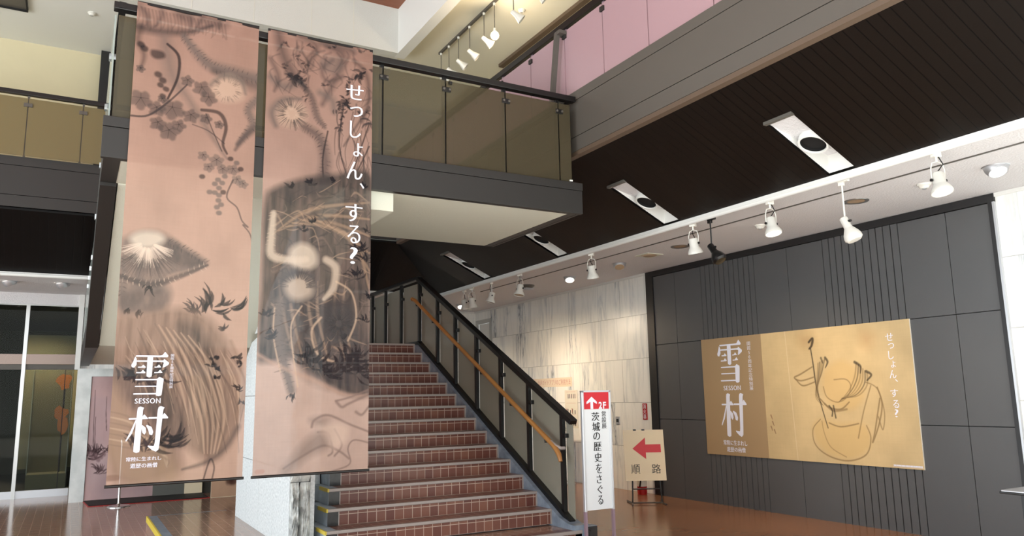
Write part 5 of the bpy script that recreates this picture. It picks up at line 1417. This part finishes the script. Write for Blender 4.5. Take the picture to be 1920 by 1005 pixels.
sl = ['nearest sunken round downlight in the dark sloping ceiling, at the right', 'second sunken downlight, right of the mezzanine corner', 'third sunken downlight, partly behind the mezzanine corner', 'farthest sunken downlight, above the stair balustrade']
for i, y in enumerate(slots):
    if i == 0: s0.location = (SX0, y, zs_(SX0)); s0['label'] = sl[0]
    else: dup(s0, (SX0, y, zs_(SX0)), 0, sl[i])

# hanging spots of the upper gallery
tr_ = MB().box(5.29, 5.33, 3.0, 11.80, 7.51, 7.549)
tag(tr_.build('lighting_track', 'fascia'), 'grey lighting track on the upper ceiling carrying hanging spotlights', 'lighting track')
def pend(lit):
    t = thing('pendant_spotlight', 'x', 'spotlight', (0, 0, 0), 'white spotlights hanging on rods above the gallery')
    MB().lathe([(0, 0), (.02, 0), (.02, -.04), (0, -.04)], (0, 0, 0), (0, 0, 1), 14).build('adapter', 'spot_white', t)
    MB().tube([(0, 0, -.03), (0, 0, -.42)], .007, 8).build('rod', 'fascia', t)
    ax = Vector((.72, -.25, -.62)).normalized(); c = Vector((0, 0, -.44))
    MB().lathe([(0, -.04), (.032, -.035), (.036, .0), (.04, .05), (.06, .11), (.074, .155), (.07, .16), (.055, .11)], c, ax, 24).build('head', 'spot_white', t, smooth=True)
    MB().lathe([(0, .13), (.064, .13)], c, ax, 24).build('lens', 'lens_warm' if lit else 'lens_off', t)
    return t
p0 = pend(False)
pys = [11.73, 11.405, 11.02, 10.60, 10.09, 9.74, 9.15, 8.5]
names = ['pendant spotlight nearest the far end of the upper track, low behind the rail', 'second pendant spotlight from the far end of the upper track', 'third pendant spotlight from the far end, just above the black rail', 'fourth pendant spotlight from the far end of the upper track', 'pendant spotlight just left of the glowing bulb', None, 'pendant spotlight right of the glowing bulb, beside the smoke detector', 'nearest pendant spotlight on the upper track']
first = True
for y, lab in zip(pys, names):
    if lab is None: continue
    if first: p0.location = (5.31, y, 7.512); p0['label'] = lab; first = False
    else: dup(p0, (5.31, y, 7.512), 0, lab)
gb = thing('pendant_bulb', 'glowing round bulb hanging on a rod among the upper spotlights', 'lamp', (5.31, 9.74, 7.512))
MB().lathe([(0, 0), (.02, 0), (.02, -.04), (0, -.04)], (5.31, 9.74, 7.512), (0, 0, 1), 14).build('adapter', 'spot_white', gb)
MB().tube([(5.31, 9.74, 7.48), (5.31, 9.74, 7.08)], .007, 8).build('rod', 'fascia', gb)
MB().lathe([(0, .07), (.022, .07), (.025, .0), (.02, 0)], (5.31, 9.74, 7.02), (0, 0, 1), 16).build('lamp_holder', 'spot_white', gb)
MB().lathe([(.0, -.075), (.03, -.068), (.055, -.045), (.066, -.01), (.058, .025), (.035, .05), (.018, .07)], (5.31, 9.74, 6.98), (0, 0, 1), 24).build('bulb', 'lens_warm', gb, smooth=True)
rl = thing('recessed_lamp', 'round white lamp in the brown wood ceiling, cut by the top edge', 'ceiling light', (3.52, 11.6, 8.22))
MB().lathe([(0, -.03), (.09, -.03), (.13, -.02), (.14, 0)], (3.52, 11.6, 8.22), (0, 0, 1), 30).build('ring', 'white', rl, smooth=True)

# ------------------------------------------------------------------ lamp light
def beam(name, loc, tgt, p, ang=60, col=WARM, blend=1.0): return spot_light(name, loc, tgt, p, col, ang, blend)
beam('downlight_or_fill', (6.88, 10.20, 3.26), (6.95, 10.3, 0), 45, 120)
beam('downlight_or_fill', (6.88, 14.22, 3.26), (6.95, 14.2, 0), 40, 120)
beam('downlight_or_fill', (6.84, 3.47, 3.26), (7.0, 3.5, 0), 60, 100)
beam('spotlight_beam', (6.08, 11.80, 2.93), (7.82, 12.4, 0.9), 95, 115)
beam('spotlight_beam', (6.08, 12.05, 2.93), (7.82, 10.6, 0.5), 150, 110)
beam('spotlight_beam', (5.95, 5.12, 2.98), (7.82, 6.9, 0.9), 150, 75)
beam('spotlight_beam', (5.95, 3.42, 2.98), (7.82, 5.6, 1.0), 60, 60)
beam('downlight_or_fill', (-.93, 14.0, 3.33), (-.93, 13.9, 0), 30, 90); beam('downlight_or_fill', (-.22, 13.97, 3.33), (-.22, 13.9, 0), 30, 90)
beam('downlight_or_fill', (-.6, 17.2, 3.1), (-.6, 17.6, 0), 260, 150)  # fill lamp added to brighten the back room, no fitting above it
L = bpy.data.lights.new('bulb_glow', 'POINT'); L.energy = 40; L.color = WARM; L.shadow_soft_size = .06
o = bpy.data.objects.new('bulb_glow', L); COL.objects.link(o); o.location = (5.31, 9.66, 6.86)
